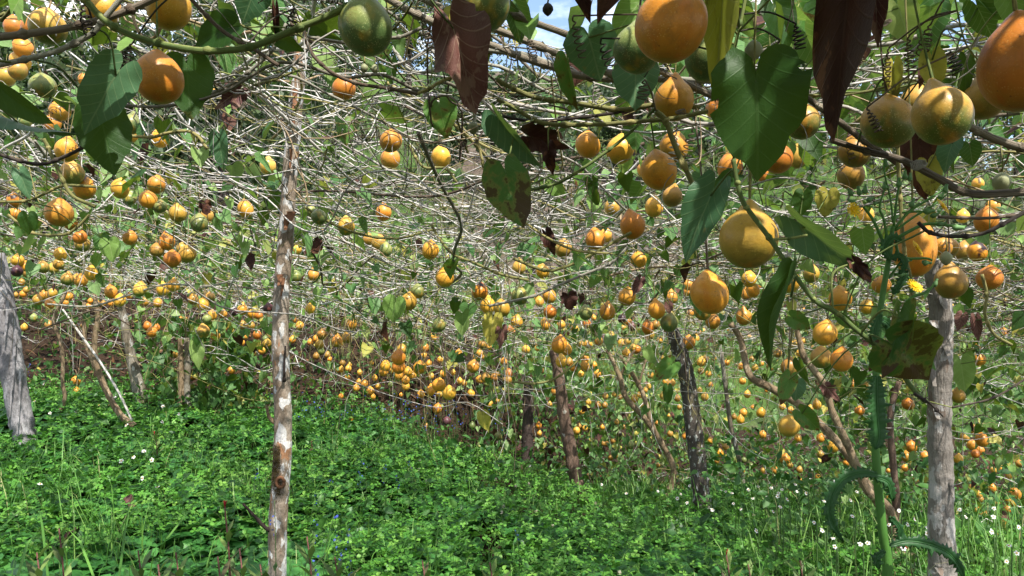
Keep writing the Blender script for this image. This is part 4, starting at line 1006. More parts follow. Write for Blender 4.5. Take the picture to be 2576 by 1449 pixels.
big_leaf((-20,205),(114,318),75,.95,'dark',"long narrow dark leaf cut by the left edge",roll=.7,prof=RN)
big_leaf((45,308),(188,352),62,1.1,'blue',"curled leaf seen edge on at left",roll=.9,curl=.5)
big_leaf((640,-25),(610,60),90,1.35,'blue',fold=.3)
big_leaf((552,352),(560,432),48,1.9,'blue',fold=.3,roll=.3)
big_leaf((1140,72),(1206,284),112,1.02,'plum',"large plum brown dead leaf with pale veins, hanging at top centre",roll=-.25,fold=.4,curl=.5,prof=RN,wave=.09)
big_leaf((813,138),(832,200),66,2.3,'light',"light green heart leaf right of the mottled pole")
big_leaf((786,58),(852,104),50,1.55,'dark',roll=.5)
big_leaf((700,92),(762,132),46,1.5,'dark',roll=.3)
big_leaf((693,28),(698,116),17,1.5,'dead',"slim dark withered leaf left of the pole's top",prof=RN,fold=.6)
big_leaf((1000,92),(1012,143),36,1.7,'mid'); big_leaf((985,160),(983,218),30,1.9,'mid',fold=.5)
big_leaf((950,210),(905,262),40,2.0,'light',roll=.5); big_leaf((965,118),(955,152),60,1.8,'spot',roll=.6)
big_leaf((1106,268),(1124,348),84,1.8,'spot',"green leaf with a rusty top hanging in the upper middle",fold=.2)
big_leaf((1482,94),(1510,204),134,1.22,'blue',"pale bluish heart leaf against the sky with a curled tendril",fold=.1,droop=.08,roll=.1)
big_leaf((1570,-60),(1497,52),86,1.0,'dead',"dark leaf with a drawn out tip against the sky",roll=.5,fold=.4)
big_leaf((1450,-60),(1484,54),46,1.0,'dead',prof=RN,fold=.5)
big_leaf((1604,12),(1533,100),80,1.5,'light',"bright green leaf behind the largest orange fruit",roll=.2)
big_leaf((1600,168),(1597,282),118,1.38,'blue',"grey green leaf underside below the mottled green fruit",back=True,fold=.12,droop=.1)
big_leaf((1428,160),(1446,278),44,1.4,'spot',"narrow browned leaf left of the pale bluish heart leaf",prof=RN,roll=.5,fold=.5)
big_leaf((1822,-60),(1800,248),86,.95,'yellow',"long folded yellow withered leaf hanging at the top",prof=RN,fold=.8,curl=.4,wave=.05)
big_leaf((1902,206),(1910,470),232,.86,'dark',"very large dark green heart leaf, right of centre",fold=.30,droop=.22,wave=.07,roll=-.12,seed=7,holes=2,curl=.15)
big_leaf((2140,-70),(2094,326),158,.86,'dead',"very large dark brown dead leaf hanging at upper right",prof=RN,fold=.34,curl=.5,wave=.10,roll=.1)
big_leaf((2200,-60),(2208,110),60,.95,'plum',prof=RN,fold=.5)
for a, t, w, d in [((1950,20),(1990,120),90,1.6),((2010,10),(2060,110),110,1.7),((2030,90),(2070,185),80,1.6),((2100,40),(2140,140),90,1.8),((2260,20),(2290,110),90,1.5),((2350,30),(2330,130),80,1.6),((2460,20),(2500,100),70,1.4),((2540,-10),(2570,90),80,1.3),((2430,160),(2425,250),44,1.45),((1240,20),(1300,40),60,1.6),((1290,30),(1315,110),60,1.5),((1205,95),(1230,150),60,1.6),((2310,90),(2370,150),70,1.7),((1700,40),(1680,120),60,1.5),((1860,20),(1890,100),70,1.5),((560,120),(580,190),60,1.9)]:
    big_leaf(a, t, w, d, R.choice(['mid', 'mid', 'light', 'spot', 'dark']), roll=R.uniform(-.6, .6))
big_leaf((2248,172),(2250,256),42,1.2,'yellow',"yellowing leaf standing over the large speckled fruit",fold=.5)
big_leaf((2345,150),(2355,236),62,1.2,'yellow',"yellow and purple leaf over the upper right pair of fruits",fold=.4)
big_leaf((2330,160),(2312,222),30,1.25,'plum',fold=.5)
big_leaf((1272,440),(1312,582),124,1.22,'rot',"blotched green heart leaf hanging left of centre right",roll=-.3,back=True,fold=.15)
big_leaf((1262,306),(1352,425),74,1.3,'blue',"folded green leaf above the blotched heart leaf",roll=.6,fold=.5)
big_leaf((1490,462),(1502,522),36,2.0,'dark',roll=.4,wave=.1); big_leaf((1382,455),(1422,500),48,2.4,'light')
big_leaf((1340,345),(1435,372),70,1.5,'dead',"crumpled dead leaf in the upper middle",wave=.16,fold=.5,curl=.5)
big_leaf((1380,378),(1392,442),38,1.45,'dead',wave=.14,fold=.6)
big_leaf((1788,492),(1714,658),104,1.1,'blue',"bluish leaf with dark spots, tip down, right of centre",roll=.35,fold=.25)
big_leaf((1845,446),(1785,478),52,1.15,'dark',roll=.6)
big_leaf((2024,572),(2196,708),92,1.0,'blue',"large bluish leaf with a withered tip left of the thistle head",roll=.55,fold=.25,seed=4)
big_leaf((2150,660),(2196,712),34,.99,'dead',wave=.14,prof=RN)
big_leaf((2020,492),(2014,546),48,1.8,'dark'); big_leaf((2082,490),(2074,548),58,1.9,'yellow',"yellow patchy leaf beside a small dark heart leaf")
big_leaf((2395,362),(2370,432),62,1.4,'blue',roll=.5); big_leaf((2440,370),(2448,420),50,1.4,'mid')
big_leaf((2310,350),(2330,505),90,1.55,'dead',"blackened leaf behind the heavy woody vine at right",wave=.08); big_leaf((2335,420),(2345,500),60,1.5,'yellow')
big_leaf((1984,716),(1908,922),52,.92,'dark',"long dark leaf hanging edge on, right of centre",prof=RN,roll=.8,fold=.4)
big_leaf((2262,800),(2235,955),128,.92,'rot',"large curled spotted leaf beside the thistle stalk",roll=.5,curl=.8,fold=.3,holes=3,back=True,seed=21)
big_leaf((2250,870),(2355,955),118,.92,'rot',"large curled leaf with purple holes in front of the grey post",roll=-.5,curl=1.0,fold=.3,holes=4,seed=33)
big_leaf((1995,800),(2042,830),46,1.3,'spot'); big_leaf((2118,798),(2160,836),30,1.2,'spot',roll=.4)
big_leaf((2018,1040),(2066,1088),50,1.5,'spot'); big_leaf((1985,955),(1962,1022),44,1.4,'spot',back=True); big_leaf((2012,915),(2032,968),30,1.6,'dark',roll=.6)
big_leaf((2005,965),(2000,1012),44,1.8,'blue'); big_leaf((2418,915),(2428,990),60,2.5,'light',"light green heart leaf right of the grey post")
big_leaf((2420,795),(2408,832),30,2.2,'plum'); big_leaf((2455,805),(2462,862),26,2.2,'plum')
big_leaf((1240,805),(1232,872),52,2.6,'yellow',"yellow and rusty dying leaf in the middle of the tangle",wave=.07)
big_leaf((1262,830),(1256,878),30,2.6,'plum',wave=.12)
big_leaf((1178,770),(1176,798),44,2.8,'mid'); big_leaf((1162,806),(1164,846),38,2.8,'light'); big_leaf((995,760),(985,812),62,3.0,'light',"grey green broad leaf behind the tangle, left of centre",roll=.3)
big_leaf((1688,918),(1640,958),50,3.0,'spot',"light green leaf with a brown mark left of the lichened trunk"); big_leaf((1628,882),(1640,915),28,3.4,'light'); big_leaf((1680,978),(1680,1022),26,3.2,'dark')
big_leaf((1215,1045),(1228,1085),34,4.0,'yellow',"yellow green leaf hanging low over the clover")
big_leaf((600,228),(548,268),62,2.0,'plum',"crumpled maroon dead leaf left of the mottled pole",wave=.16,fold=.5)
big_leaf((790,610),(800,640),44,3.0,'dead',wave=.15); big_leaf((515,512),(522,545),30,2.4,'dead',wave=.15); big_leaf((1430,745),(1440,782),44,2.7,'dead',"dark purple crumpled leaf under the yellow fruits in the middle",wave=.12)
big_leaf((1375,590),(1395,640),36,2.6,'dead',wave=.1) ; big_leaf((1610,705),(1592,745),26,2.2,'plum',wave=.1); big_leaf((1682,765),(1684,790),22,2.2,'plum')
big_leaf((275,612),(285,660),50,2.6,'light',"pair of light green leaves in the left tangle"); big_leaf((255,600),(262,640),40,2.6,'mid')
big_leaf((70,545),(72,590),44,1.9,'dark'); big_leaf((52,440),(75,500),40,2.1,'blue')
big_leaf((495,870),(500,930),36,4.6,'light'); big_leaf((2080,975),(2108,1010),36,2.6,'plum',"withered rusty leaf cluster under the tight pair",wave=.2)

# leaves of the random vines: each a part of its vine, meshes shared
LMESH = []
for i in range(14):
    V, Fc, U = leaf_geo(12, 2, R.uniform(.05, .5), R.uniform(.05, .4), .06, R.uniform(.8, 1.1), R.uniform(-.3, .5), i)
    V = V * 1.0
    mb = MB(); mb.add(V, Fc, U, R.random()); tube(mb, [[0, 0, 0], [0, -.25, -.05], [.05, -.5, .1]], .014, 3, None, 1, cap=False)
    LMESH.append(mb.mesh('leaf', [LM[R.choices(['mid', 'light', 'spot', 'yellow', 'dead'], [60, 20, 7, 8, 5])[0]], VM['olive']]))
def leaf_rot(a=None):
    tilt = R.gauss(2.1, .5)          # most tips hang
    return (tilt, R.gauss(0, .35), R.uniform(0, 6.28))
def leaf_matrix(loc, size):
    # blade roughly facing up and towards the light, tip hanging
    from mathutils import Euler
    yaw = R.uniform(0, 6.28)
    e = Euler((-R.uniform(.25, 1.35), R.gauss(0, .35), yaw))
    return Matrix.Translation(loc) @ e.to_matrix().to_4x4() @ Matrix.Scale(size, 4)
for pp, o in VPTS[NHAND:]:
    for q in range(R.choice([1, 2, 2, 3, 4])):
        i = R.randrange(2, len(pp) - 1)
        if pp[i][1] < 1.5: continue
        if covers(pp[i], .75): continue
        c = link('leaf', R.choice(LMESH), (0, 0, 0), o)
        sz = R.uniform(.035, .075)
        c.matrix_local = leaf_matrix(Vector(pp[i] - np.asarray(o.location)) + Vector((R.uniform(-.02, .02), R.uniform(-.02, .02), R.uniform(-.03, .05))), sz)
# leafy mass of the roof, its hanging fringe and the part overhead
lf = MB()
GEO = [leaf_geo(8, 1, R.uniform(.1, .5), R.uniform(.05, .4), .05, 1, R.uniform(-.3, .4), 90 + i) for i in range(10)]
def strew(loc, size, mat, tilt=None):
    if loc[1] > .25 and covers(loc, .72) and R.random() < .94: return
    if loc[1] > 1.9:      # the thin part of the roof, with the brown slope showing through
        u_, v_ = 1288 + loc[0] / loc[1] * F, 724.5 - (loc[2] - CAMZ) / loc[1] * F
        if 770 < u_ < 1560 and 150 < v_ < 600 and R.random() < .72: return
    V, Fc, U = R.choice(GEO)
    M = np.array(leaf_matrix(Vector((0, 0, 0)), size).to_3x3())
    lf.add(V @ M.T + loc, Fc, U, R.random(), mat)
MIXW = [58, 17, 18, 3, 4]
for q in range(6800):
    y = 2.0 + 6.4 * R.random() ** .8; x = R.uniform(-.85, .85) * y
    z = float(roof(x, y)) + (R.uniform(-.12, .22) if R.random() < .7 else R.uniform(-.55, 0))
    if y < 3.2 and R.random() < .5: continue
    strew(np.array([x, y, max(z, float(ground(x, y)) + .08)]), R.uniform(.032, .078), R.choices(range(5), MIXW)[0])
for q in range(11500):    # curtain of leaves between the roof and the ground, towards the back
    y = R.uniform(5.0, 9.6); x = R.uniform(-.85, .85) * y
    if x > .2 * y and R.random() < .4: y = R.uniform(7.5, 11.5); x = R.uniform(.1, .85) * y
    if x < -.05 * y and (R.random() < .8 or y < 6.2): continue
    if x > .3 * y and R.random() < .5: y = R.uniform(3.6, 5.5); x = R.uniform(.42, .85) * y
    g0, r0 = float(ground(x, y)), float(roof(x, y))
    z = g0 + .05 + (r0 - g0) * R.random() ** .8
    strew(np.array([x, y, z]), R.uniform(.03, .068), R.choices(range(5), [62, 10, 18, 4, 6])[0])
for q in range(4600):    # unseen roof overhead and behind the camera, thickened to shade the near leaves
    y = R.uniform(-2.2, 1.5) if q % 2 else R.uniform(-.7, 1.2); x = R.uniform(-3.0, 3.0) if q % 2 else R.uniform(-1.2, 1.8)
    z = 1.3 + .62 + .12 * max(y, 0) + R.uniform(-.1, .25)
    if y > .55 and abs(x) < .85 * y + .2 and z - 1.3 < .40 * y + .12: continue
    strew(np.array([x, y, z]), R.uniform(.05, .09), R.choices(range(5), [40, 20, 25, 8, 7])[0])
for q in range(1000):     # the far roof at the upper right, seen from below
    y = R.uniform(1.9, 4.2); x = R.uniform(.05, .85) * y
    strew(np.array([x, y, CAMZ + y * R.uniform(.17, .45) * (.6 + .4 * min(1, x / y * 2))]), R.uniform(.04, .085), R.choices(range(5), [48, 14, 30, 3, 5])[0])
for q in range(4200):     # dense undergrowth down the bank behind the trunks
    y = R.uniform(6.3, 11.5); x = R.uniform(-.05, .88) * y
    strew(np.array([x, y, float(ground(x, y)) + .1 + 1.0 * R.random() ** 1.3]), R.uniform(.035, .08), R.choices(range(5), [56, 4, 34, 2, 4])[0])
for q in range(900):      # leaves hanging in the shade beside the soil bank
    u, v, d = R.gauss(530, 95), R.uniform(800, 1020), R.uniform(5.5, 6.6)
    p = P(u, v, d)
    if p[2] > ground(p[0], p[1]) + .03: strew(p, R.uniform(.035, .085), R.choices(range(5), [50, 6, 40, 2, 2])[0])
for q in range(420):
    y = R.uniform(1.3, 2.6); x = R.uniform(-.85, .85) * y
    strew(np.array([x, y, CAMZ + y * R.uniform(.33, .52)]), R.uniform(.04, .075), R.choices(range(5), [45, 20, 20, 8, 7])[0])
tag(lf.obj('vine_foliage', [LM['mid'], LM['light'], LM['dark'], LM['yellow'], LM['dead']]), "uncountable small heart leaves of the vine roof and its fringe", 'leaves', kind='stuff')
ov = MB()
for q in range(260):     # stems overhead
    y = R.uniform(-2.5, 1.3); x = R.uniform(-3.2, 3.2); a = flow_angle(x, y)
    n = 8; aa = a + np.cumsum(NR.normal(0, .18, n)); s = R.uniform(.1, .25)
    px, py = x + np.cumsum(np.cos(aa) * s), y + np.cumsum(np.sin(aa) * s)
    zz = 1.3 + .66 + .1 * np.maximum(py, 0) + R.uniform(-.08, .15) + np.cumsum(NR.normal(0, .02, n))
    py = np.minimum(py, 1.5 + .15 * R.random())
    bad = (py > .5) & (zz - 1.3 < .42 * py + .06)
    if bad.any() or (py > .3).any() and covers(np.stack([px, py, zz], -1)) > 8: continue
    r = R.uniform(.002, .006)
    tube(ov, spline(np.stack([px, py, zz], -1), 3), [r, r * .7], 5, None, R.choices([0, 1, 2], [40, 40, 20])[0], cap=False)
tag(ov.obj('overhead_stems', [VM['dry'], VM['olive'], VM['brown']]), "tangle of vine stems overhead", 'vines', kind='stuff')

# ------------------------------------------------------------------ ground cover
M_PENNY = herb_mat('pennywort_leaf', [(0, (.030, .125, .024)), (.5, (.052, .185, .036)), (.85, (.085, .24, .05)), (1, (.14, .28, .06))], .42, .24)
M_CLOVER = herb_mat('clover_leaf', [(0, (.050, .18, .020)), (.5, (.092, .265, .030)), (1, (.18, .36, .055))], .5, .3)
M_GRASS = herb_mat('grass_blade', [(0, (.06, .17, .025)), (.6, (.12, .28, .045)), (.93, (.20, .34, .08)), (1, (.36, .33, .15))], .5, .32)
M_HERB = herb_mat('herb_leaf', [(0, (.02, .075, .016)), (.5, (.036, .12, .022)), (1, (.08, .19, .035))], .5, .28)
def inview(x, y): return abs(x) < .80 * y + .15
# round scalloped leaves
k = 14; a = np.arange(k) / k * 2 * np.pi
sc = 1 + .07 * np.cos(a * 7); sc[0] = .45
PV = np.vstack([[0, 0, -.10], np.stack([np.cos(a) * sc * .55, np.sin(a) * sc * .55, np.full(k, .03)], -1), np.stack([np.cos(a) * sc, np.sin(a) * sc, .02 + .07 * np.cos(a * 3 + 1)], -1)])
jj = np.arange(k); j2 = (jj + 1) % k
PF = [np.stack([np.zeros(k, int), 1 + jj, 1 + j2], -1), np.stack([1 + jj, 1 + k + jj, 1 + k + j2, 1 + j2], -1)]
def rotm(n, tilt):
    yaw = NR.uniform(0, 6.283, n); tx = NR.normal(0, tilt, n); ty = NR.normal(0, tilt, n)
    c, s = np.cos(yaw), np.sin(yaw)
    Rz = np.zeros((n, 3, 3)); Rz[:, 0, 0] = c; Rz[:, 0, 1] = -s; Rz[:, 1, 0] = s; Rz[:, 1, 1] = c; Rz[:, 2, 2] = 1
    Rx = np.zeros((n, 3, 3)); c, s = np.cos(tx), np.sin(tx); Rx[:, 0, 0] = 1; Rx[:, 1, 1] = c; Rx[:, 1, 2] = -s; Rx[:, 2, 1] = s; Rx[:, 2, 2] = c
    Ry = np.zeros((n, 3, 3)); c, s = np.cos(ty), np.sin(ty); Ry[:, 1, 1] = 1; Ry[:, 0, 0] = c; Ry[:, 0, 2] = s; Ry[:, 2, 0] = -s; Ry[:, 2, 2] = c
    return Ry @ Rx @ Rz
def scatter(mb, V, faces, loc, size, tilt, rnd, mat=0):
    n = len(loc)
    if n == 0: return
    M = rotm(n, tilt)
    W = np.einsum('nij,vj->nvi', M, V) * np.asarray(size)[:, None, None] + loc[:, None, :]
    nv = len(V)
    for i_, f in enumerate(faces):
        ff = (f[None] + (np.arange(n) * nv)[:, None, None]).reshape(-1, f.shape[1])
        rr = np.repeat(rnd, len(f))
        if i_ == 0: mb.add(W.reshape(-1, 3), ff, None, rr, mat)
        else: mb.f.append((ff + mb.n - n * nv, rr, mat))
def sample(n, y0, y1, p=1.0, side=.84):
    y = y0 + (y1 - y0) * NR.random(n) ** p; x = NR.uniform(-side, side, n) * y
    return x, y
def nz(x, y, f, s): return np.sin(x * f + s) * np.sin(y * f * 1.13 + s * 2) + .5 * np.sin(x * f * 2.3 - s) * np.cos(y * f * 1.9 + s)
gcov = MB()
x, y = sample(24000, 2.2, 6.2, .9)
penny = (.55 * nz(x, y, 1.9, .4) + .9 * (x < -.05 * y) + .8 * (y < 3.1) - .5 * (x > .35 * y)) > .05
x, y = x[penny], y[penny]
hgt = .05 + .045 * NR.random(len(x)) + .03 * nz(x, y, 4, 2)
scatter(gcov, PV, PF, np.stack([x, y, ground(x, y) + hgt], -1), NR.uniform(.026, .050, len(x)), .24, np.clip(NR.beta(2, 2.4, len(x)) + .12 * nz(x, y, 2.2, 5), 0, 1))
tag(gcov.obj('pennywort', M_PENNY), "carpet of round scalloped green leaves in the foreground", 'ground cover', kind='stuff')
# clover: three leaflets
CV, CF = [], []
for q in range(3):
    th = q * 2.094
    pts = np.array([[0, 0], [.42, .38], [.95, .42], [1.1, 0], [.95, -.42], [.42, -.38]])
    zc_ = np.array([0, .14, .10, .02, .10, .14])
    rot = np.array([[math.cos(th), -math.sin(th)], [math.sin(th), math.cos(th)]])
    p2 = pts @ rot.T
    b0_ = len(CV)
    CV += [[*p2[i_], zc_[i_]] for i_ in range(6)]
    CF += [[b0_, b0_ + 1, b0_ + 2, b0_ + 3], [b0_, b0_ + 3, b0_ + 4, b0_ + 5]]
CV, CF = np.array(CV), [np.array(CF)]
clv = MB()
x, y = sample(30000, 2.4, 6.6, .9)
keep = (nz(x, y, 1.7, 3.1) + 1.1 * (x > -.25 * y) - .9 * (y < 2.9) - .2 + 1.6 * (y > 3.6)) > -.35
x, y = x[keep], y[keep]
scatter(clv, CV, CF, np.stack([x, y, ground(x, y) + .07 + .09 * NR.random(len(x)) + .03 * nz(x, y, 3, 1)], -1), NR.uniform(.012, .023, len(x)), .4, np.clip(NR.beta(2, 2, len(x)) + .15 * nz(x, y, 2, 1), 0, 1))
tag(clv.obj('clover', M_CLOVER), "bright green clover leaves spreading under the vines", 'ground cover', kind='stuff')
# pointed herb leaves further back, and on the bank
HV_ = np.array([[0, 0, 0], [.28, .35, .06], [.22, .7, .04], [0, 1.05, -.12], [-.22, .7, .04], [-.28, .35, .06], [0, .5, -.02]])
HF_ = [np.array([[0, 1, 6], [1, 2, 6], [2, 3, 6], [3, 4, 6], [4, 5, 6], [5, 0, 6]])]
hrb = MB()
x, y = sample(26000, 3.2, 11.5, .8)
bank = (y > 6.4) & (x < .02 * y)
keep = ~(bank & (nz(x, y, 2.4, 4) < .12)) & ~((x < .25 * y) & (y < 5) & (NR.random(len(x)) < .75))
x, y = x[keep], y[keep]
scatter(hrb, HV_, HF_, np.stack([x, y, ground(x, y) + .02 + (.05 + .22 * (NR.random(len(x)) ** 2)) * (1 + .9 * ((x > .25 * y) & (y < 6)))], -1), NR.uniform(.025, .07, len(x)), .6, NR.random(len(x)))
x, y = sample(2600, 2.0, 5.0, 1.0)
scatter(hrb, HV_, HF_, np.stack([x, y, ground(x, y) + .08 + .14 * NR.random(len(x)) ** 2], -1), NR.uniform(.02, .05, len(x)), .6, NR.random(len(x)))
tag(hrb.obj('low_herbs', M_HERB), "mixed pointed leaves of low herbs further back", 'ground cover', kind='stuff')
# grass
grs = MB()
def blade(b, h, lean, w, rnd):
    d_ = R.uniform(0, 6.28); c = np.array([math.cos(d_), math.sin(d_), 0]); s = np.array([-c[1], c[0], 0]) * w
    p0 = b; p1 = b + c * lean * .25 + [0, 0, h * .5]; p2 = b + c * lean * .65 + [0, 0, h * .85]; p3 = b + c * lean * 1.1 + [0, 0, h * .95]
    grs.add([p0 - s, p0 + s, p1 + s * .9, p1 - s * .9, p2 + s * .6, p2 - s * .6, p3], [np.array([[0, 1, 2, 3], [3, 2, 4, 5]]), np.array([[5, 4, 6]])], None, rnd)
def tuft(u, v, d, n, rad, h0, h1, lean=.5):
    c = P(u, v, d)
    for q in range(n):
        x_ = c[0] + R.gauss(0, rad); y_ = c[1] + R.gauss(0, rad); h = R.uniform(h0, h1)
        blade(np.array([x_, y_, float(ground(x_, y_))]), h, h * R.uniform(.1, lean * 1.5), R.uniform(.0014, .0034), R.random())
tuft(1590, 1255, 5.0, 220, .13, .15, .38); tuft(830, 1130, 4.6, 160, .28, .1, .26); tuft(600, 1200, 3.8, 200, .35, .08, .24); tuft(500, 1130, 4.4, 140, .3, .08, .22)
tuft(240, 1370, 3.0, 34, .14, .2, .42, .5); tuft(330, 1330, 3.1, 26, .12, .2, .4, .5); tuft(150, 1200, 3.9, 60, .25, .15, .4, .7); tuft(40, 1260, 3.4, 40, .2, .15, .38, .7)
tuft(1330, 1220, 5.2, 90, .2, .1, .3); tuft(1000, 1130, 5.4, 120, .3, .1, .3); tuft(2480, 1420, 3.2, 260, .4, .15, .4); tuft(2150, 1330, 4.0, 240, .5, .12, .38); tuft(2480, 1330, 4.0, 260, .5, .15, .4); tuft(1950, 1290, 4.6, 160, .4, .12, .32)
for q in range(14000):
    y_ = 2.2 + 6.5 * R.random() ** .9; x_ = R.uniform(-.85, .85) * y_
    if y_ > 6.4 and x_ < 0 and R.random() < .7: continue
    h = R.uniform(.06, .24) * (1.6 if x_ > .3 * y_ else 1)
    if x_ < -.35 * y_ and y_ < 3.6 and R.random() < .6: continue
    blade(np.array([x_, y_, float(ground(x_, y_))]), h, h * R.uniform(.1, .8), R.uniform(.0012, .003), R.random())
for (u0, v0, u1, v1, d_) in [(0,1330,115,1270,2.3),(120,1449,95,1260,2.2),(45,1449,92,1340,2.0),(235,1449,170,1330,2.1),(420,1355,540,1245,2.5),(300,1449,325,1290,2.4)]:
    p0, p1 = P(u0, v0, d_), P(u1, v1, d_ + .1); s = np.array([.004, 0, 0])
    m_ = (p0 + p1) / 2 + [0, 0, .03]
    grs.add([p0 - s, p0 + s, m_ + s, m_ - s, p1], [np.array([[0, 1, 2, 3]]), np.array([[3, 2, 4]])], None, R.random() * .6)
tag(grs.obj('grass', M_GRASS), "loose green grass blades and tufts among the herbs", 'grass', kind='stuff')
# litter on the dark bank
lit = MB()
LV = np.array([[0, 0, 0], [.3, .4, .12], [0, 1, .05], [-.3, .4, .12]]); LF_ = [np.array([[0, 1, 2], [0, 2, 3]])]
x, y = sample(5200, 6.0, 9.0, 1.0, .75)
keep = (x < .25 * y); x, y = x[keep], y[keep]
scatter(lit, LV, LF_, np.stack([x, y, ground(x, y) + .01 + .02 * NR.random(len(x))], -1), NR.uniform(.02, .07, len(x)), .6, NR.random(len(x)))
for q in range(420):
    y_ = R.uniform(5.9, 8.4); x_ = R.uniform(-.7, .2) * y_; a_ = R.uniform(0, 6.28); L_ = R.uniform(.08, .4)
    c = np.array([x_, y_, float(ground(x_, y_)) + .02]); e = c + [math.cos(a_) * L_, math.sin(a_) * L_ * .6, 0]; e[2] = float(ground(e[0], e[1])) + R.uniform(.02, .12)
    tube(lit, [c, (c + e) / 2 + [0, 0, .03], e], R.uniform(.002, .006), 4, R.random())
tag(lit.obj('leaf_litter', herb_mat('leaf_litter', [(0, (.03, .018, .012)), (.5, (.07, .035, .018)), (.9, (.16, .075, .03)), (1, (.22, .14, .08))], .8, .05)), "dark brown leaf litter and sticks on the shaded bank", 'litter', kind='stuff')

# ------------------------------------------------------------------ flowers
M_PETAL = plain_mat('white_petal', (.78, .78, .74), .6, .15, 30, .2)
M_DISC = plain_mat('orange_disc', (.55, .24, .02), .8, .3, 300)
M_STEM = plain_mat('flower_stem', (.06, .12, .03), .7, .4, 40)
M_BLUE = plain_mat('blue_petal', (.05, .085, .36), .6, .3, 40)
M_YEL = plain_mat('yellow_petal', (.80, .52, .01), .6, .25, 60, .15)
M_CLF = plain_mat('clover_head', (.66, .60, .50), .8, .3, 200)
M_RED = plain_mat('red_bract', (.38, .025, .03), .6, .4, 60)
def petals(mb, n, r0, r1, w, z=0, cup=.2, mat=0):
    for q in range(n):
        a_ = q / n * 6.283 + R.uniform(-.15, .15); c = np.array([math.cos(a_), math.sin(a_), 0]); s = np.array([-c[1], c[0], 0])
        L_ = r1 * R.uniform(.85, 1.05)
        mb.add([c * r0 - s * w * .3 + [0, 0, z], c * r0 + s * w * .3 + [0, 0, z], c * L_ * .7 + s * w * .5 + [0, 0, z + cup * L_ * .4], c * L_ * .7 - s * w * .5 + [0, 0, z + cup * L_ * .4], c * L_ + s * w * .25 + [0, 0, z + cup * L_ * .3], c * L_ - s * w * .25 + [0, 0, z + cup * L_ * .3]],
               np.array([[0, 1, 2, 3], [3, 2, 4, 5]]), None, R.random(), mat)
def dome(mb, r, h, z=0, k=8, n=4, mat=0, rnd=None):
    V = [[0, 0, z + h]]
    for i_ in range(1, n + 1):
        t = i_ / n * math.pi / 2
        for j in range(k): V.append([r * math.sin(t) * math.cos(j / k * 6.283), r * math.sin(t) * math.sin(j / k * 6.283), z + h * math.cos(t)])
    F3 = [[0, 1 + j, 1 + (j + 1) % k] for j in range(k)]
    F4 = [[1 + (i_ - 1) * k + j, 1 + i_ * k + j, 1 + i_ * k + (j + 1) % k, 1 + (i_ - 1) * k + (j + 1) % k] for i_ in range(1, n) for j in range(k)]
    mb.add(V, [np.array(F3), np.array(F4)], None, rnd if rnd is not None else R.random(), mat)
DM = []
for s in range(3):
    p_ = MB(); petals(p_, 5 + s % 2, .12, .5, .36, 0, [-.1, .25, -.5][s]); d_ = MB(); dome(d_, .17, .16, -.02)
    DM.append((p_.mesh('petals', M_PETAL), d_.mesh('flower_centre', M_DISC)))
sm_ = MB(); t = np.linspace(0, 1, 6); tube(sm_, np.stack([.06 * np.sin(t * 2.5), .04 * np.sin(t * 3), t - 1], -1), [.012, .008], 4, .5)
for q in range(6):
    a_ = R.uniform(0, 6.28); z_ = R.uniform(-.9, -.35); c = np.array([math.cos(a_), math.sin(a_), .3]) * .22
    s = np.array([-c[1], c[0], 0]) * .25
    sm_.add([[.05, .03, z_], c * .5 + s + [.05, .03, z_], c + [.05, .03, z_], c * .5 - s + [.05, .03, z_]], np.array([[0, 1, 2, 3]]), None, R.random())
STEMM = sm_.mesh('stem', M_STEM)
def daisy(p, size, label, group, face=None):
    o = bpy.data.objects.new('white_daisy', None); o.location = p; COL.objects.link(o)
    o.empty_display_size = .02
    tag(o, label, 'flower', group)
    gz = float(ground(p[0], p[1])); H = max(p[2] - gz, .06)
    st = link('stem', STEMM, (0, 0, 0), o); st.scale = (H * .8, H * .8, H)
    pm, dm_ = R.choice(DM)
    e = face or (R.uniform(.1, 1.2), R.uniform(-.9, .9), R.uniform(0, 6.28))
    for nm, me in (('petals', pm), ('flower_centre', dm_)):
        c = link(nm, me, (0, 0, .002), o); c.rotation_euler = (e[0], e[1], 0); c.scale = (size,) * 3
    return o
def place_d(u, v, up=.17):
    """a flower head seen at (u, v), standing a little above the grass"""
    d = 8.0
    for dd in np.arange(1.6, 8.0, .05):
        p = P(u, v, dd)
        if p[2] - up < ground(p[0], p[1]): d = dd; break
    return P(u, v, d), d
DL = [(110,965,"leftmost small white daisy beside the split log"),(73,977,None),(313,992,"white daisy facing the camera left of the forked stem's foot"),(390,978,"white daisy near the pale trunk's dark base"),(289,1000,None),(86,1010,None),(410,1023,None),(192,1035,"white daisy under two dangling fruits at left"),(249,1020,None),(126,1040,None),(313,1045,None),(450,1042,None),(408,1062,"white daisy leaning over the grass right of the forked stem"),(318,1070,None),(274,1020,None),(362,1136,"drooping white daisy in the left meadow, uppermost of a cluster"),(335,1150,None),(305,1160,None),(381,1158,None),(358,1204,None),(396,1226,None),(101,1218,None)]
for u, v, lab in DL:
    p, d = place_d(u, v)
    daisy(Vector(p), .026 * R.uniform(.85, 1.15), lab or "small white daisy with an orange centre in the left meadow", 'white daisies in the left meadow')
D3 = [(18,320),(155,300),(165,340),(218,350),(70,430),(55,368),(30,455),(308,562),(370,607),(380,655),(567,634),(525,640),(688,530),(480,483),(545,345),(383,282),(320,395),(470,390),(505,342),(262,518),(110,385),(245,270),(250,190),(820,245),(852,233),(893,282),(835,500),(795,530),(908,545),(905,580),(745,450),(770,665),(1090,380),(1125,487),(1090,445),(1283,485),(1273,570),(1285,437),(1425,545),(1430,425),(1370,648),(1358,740),(1415,692),(1275,200),(395,320),(250,215),(60,350),(80,330)]
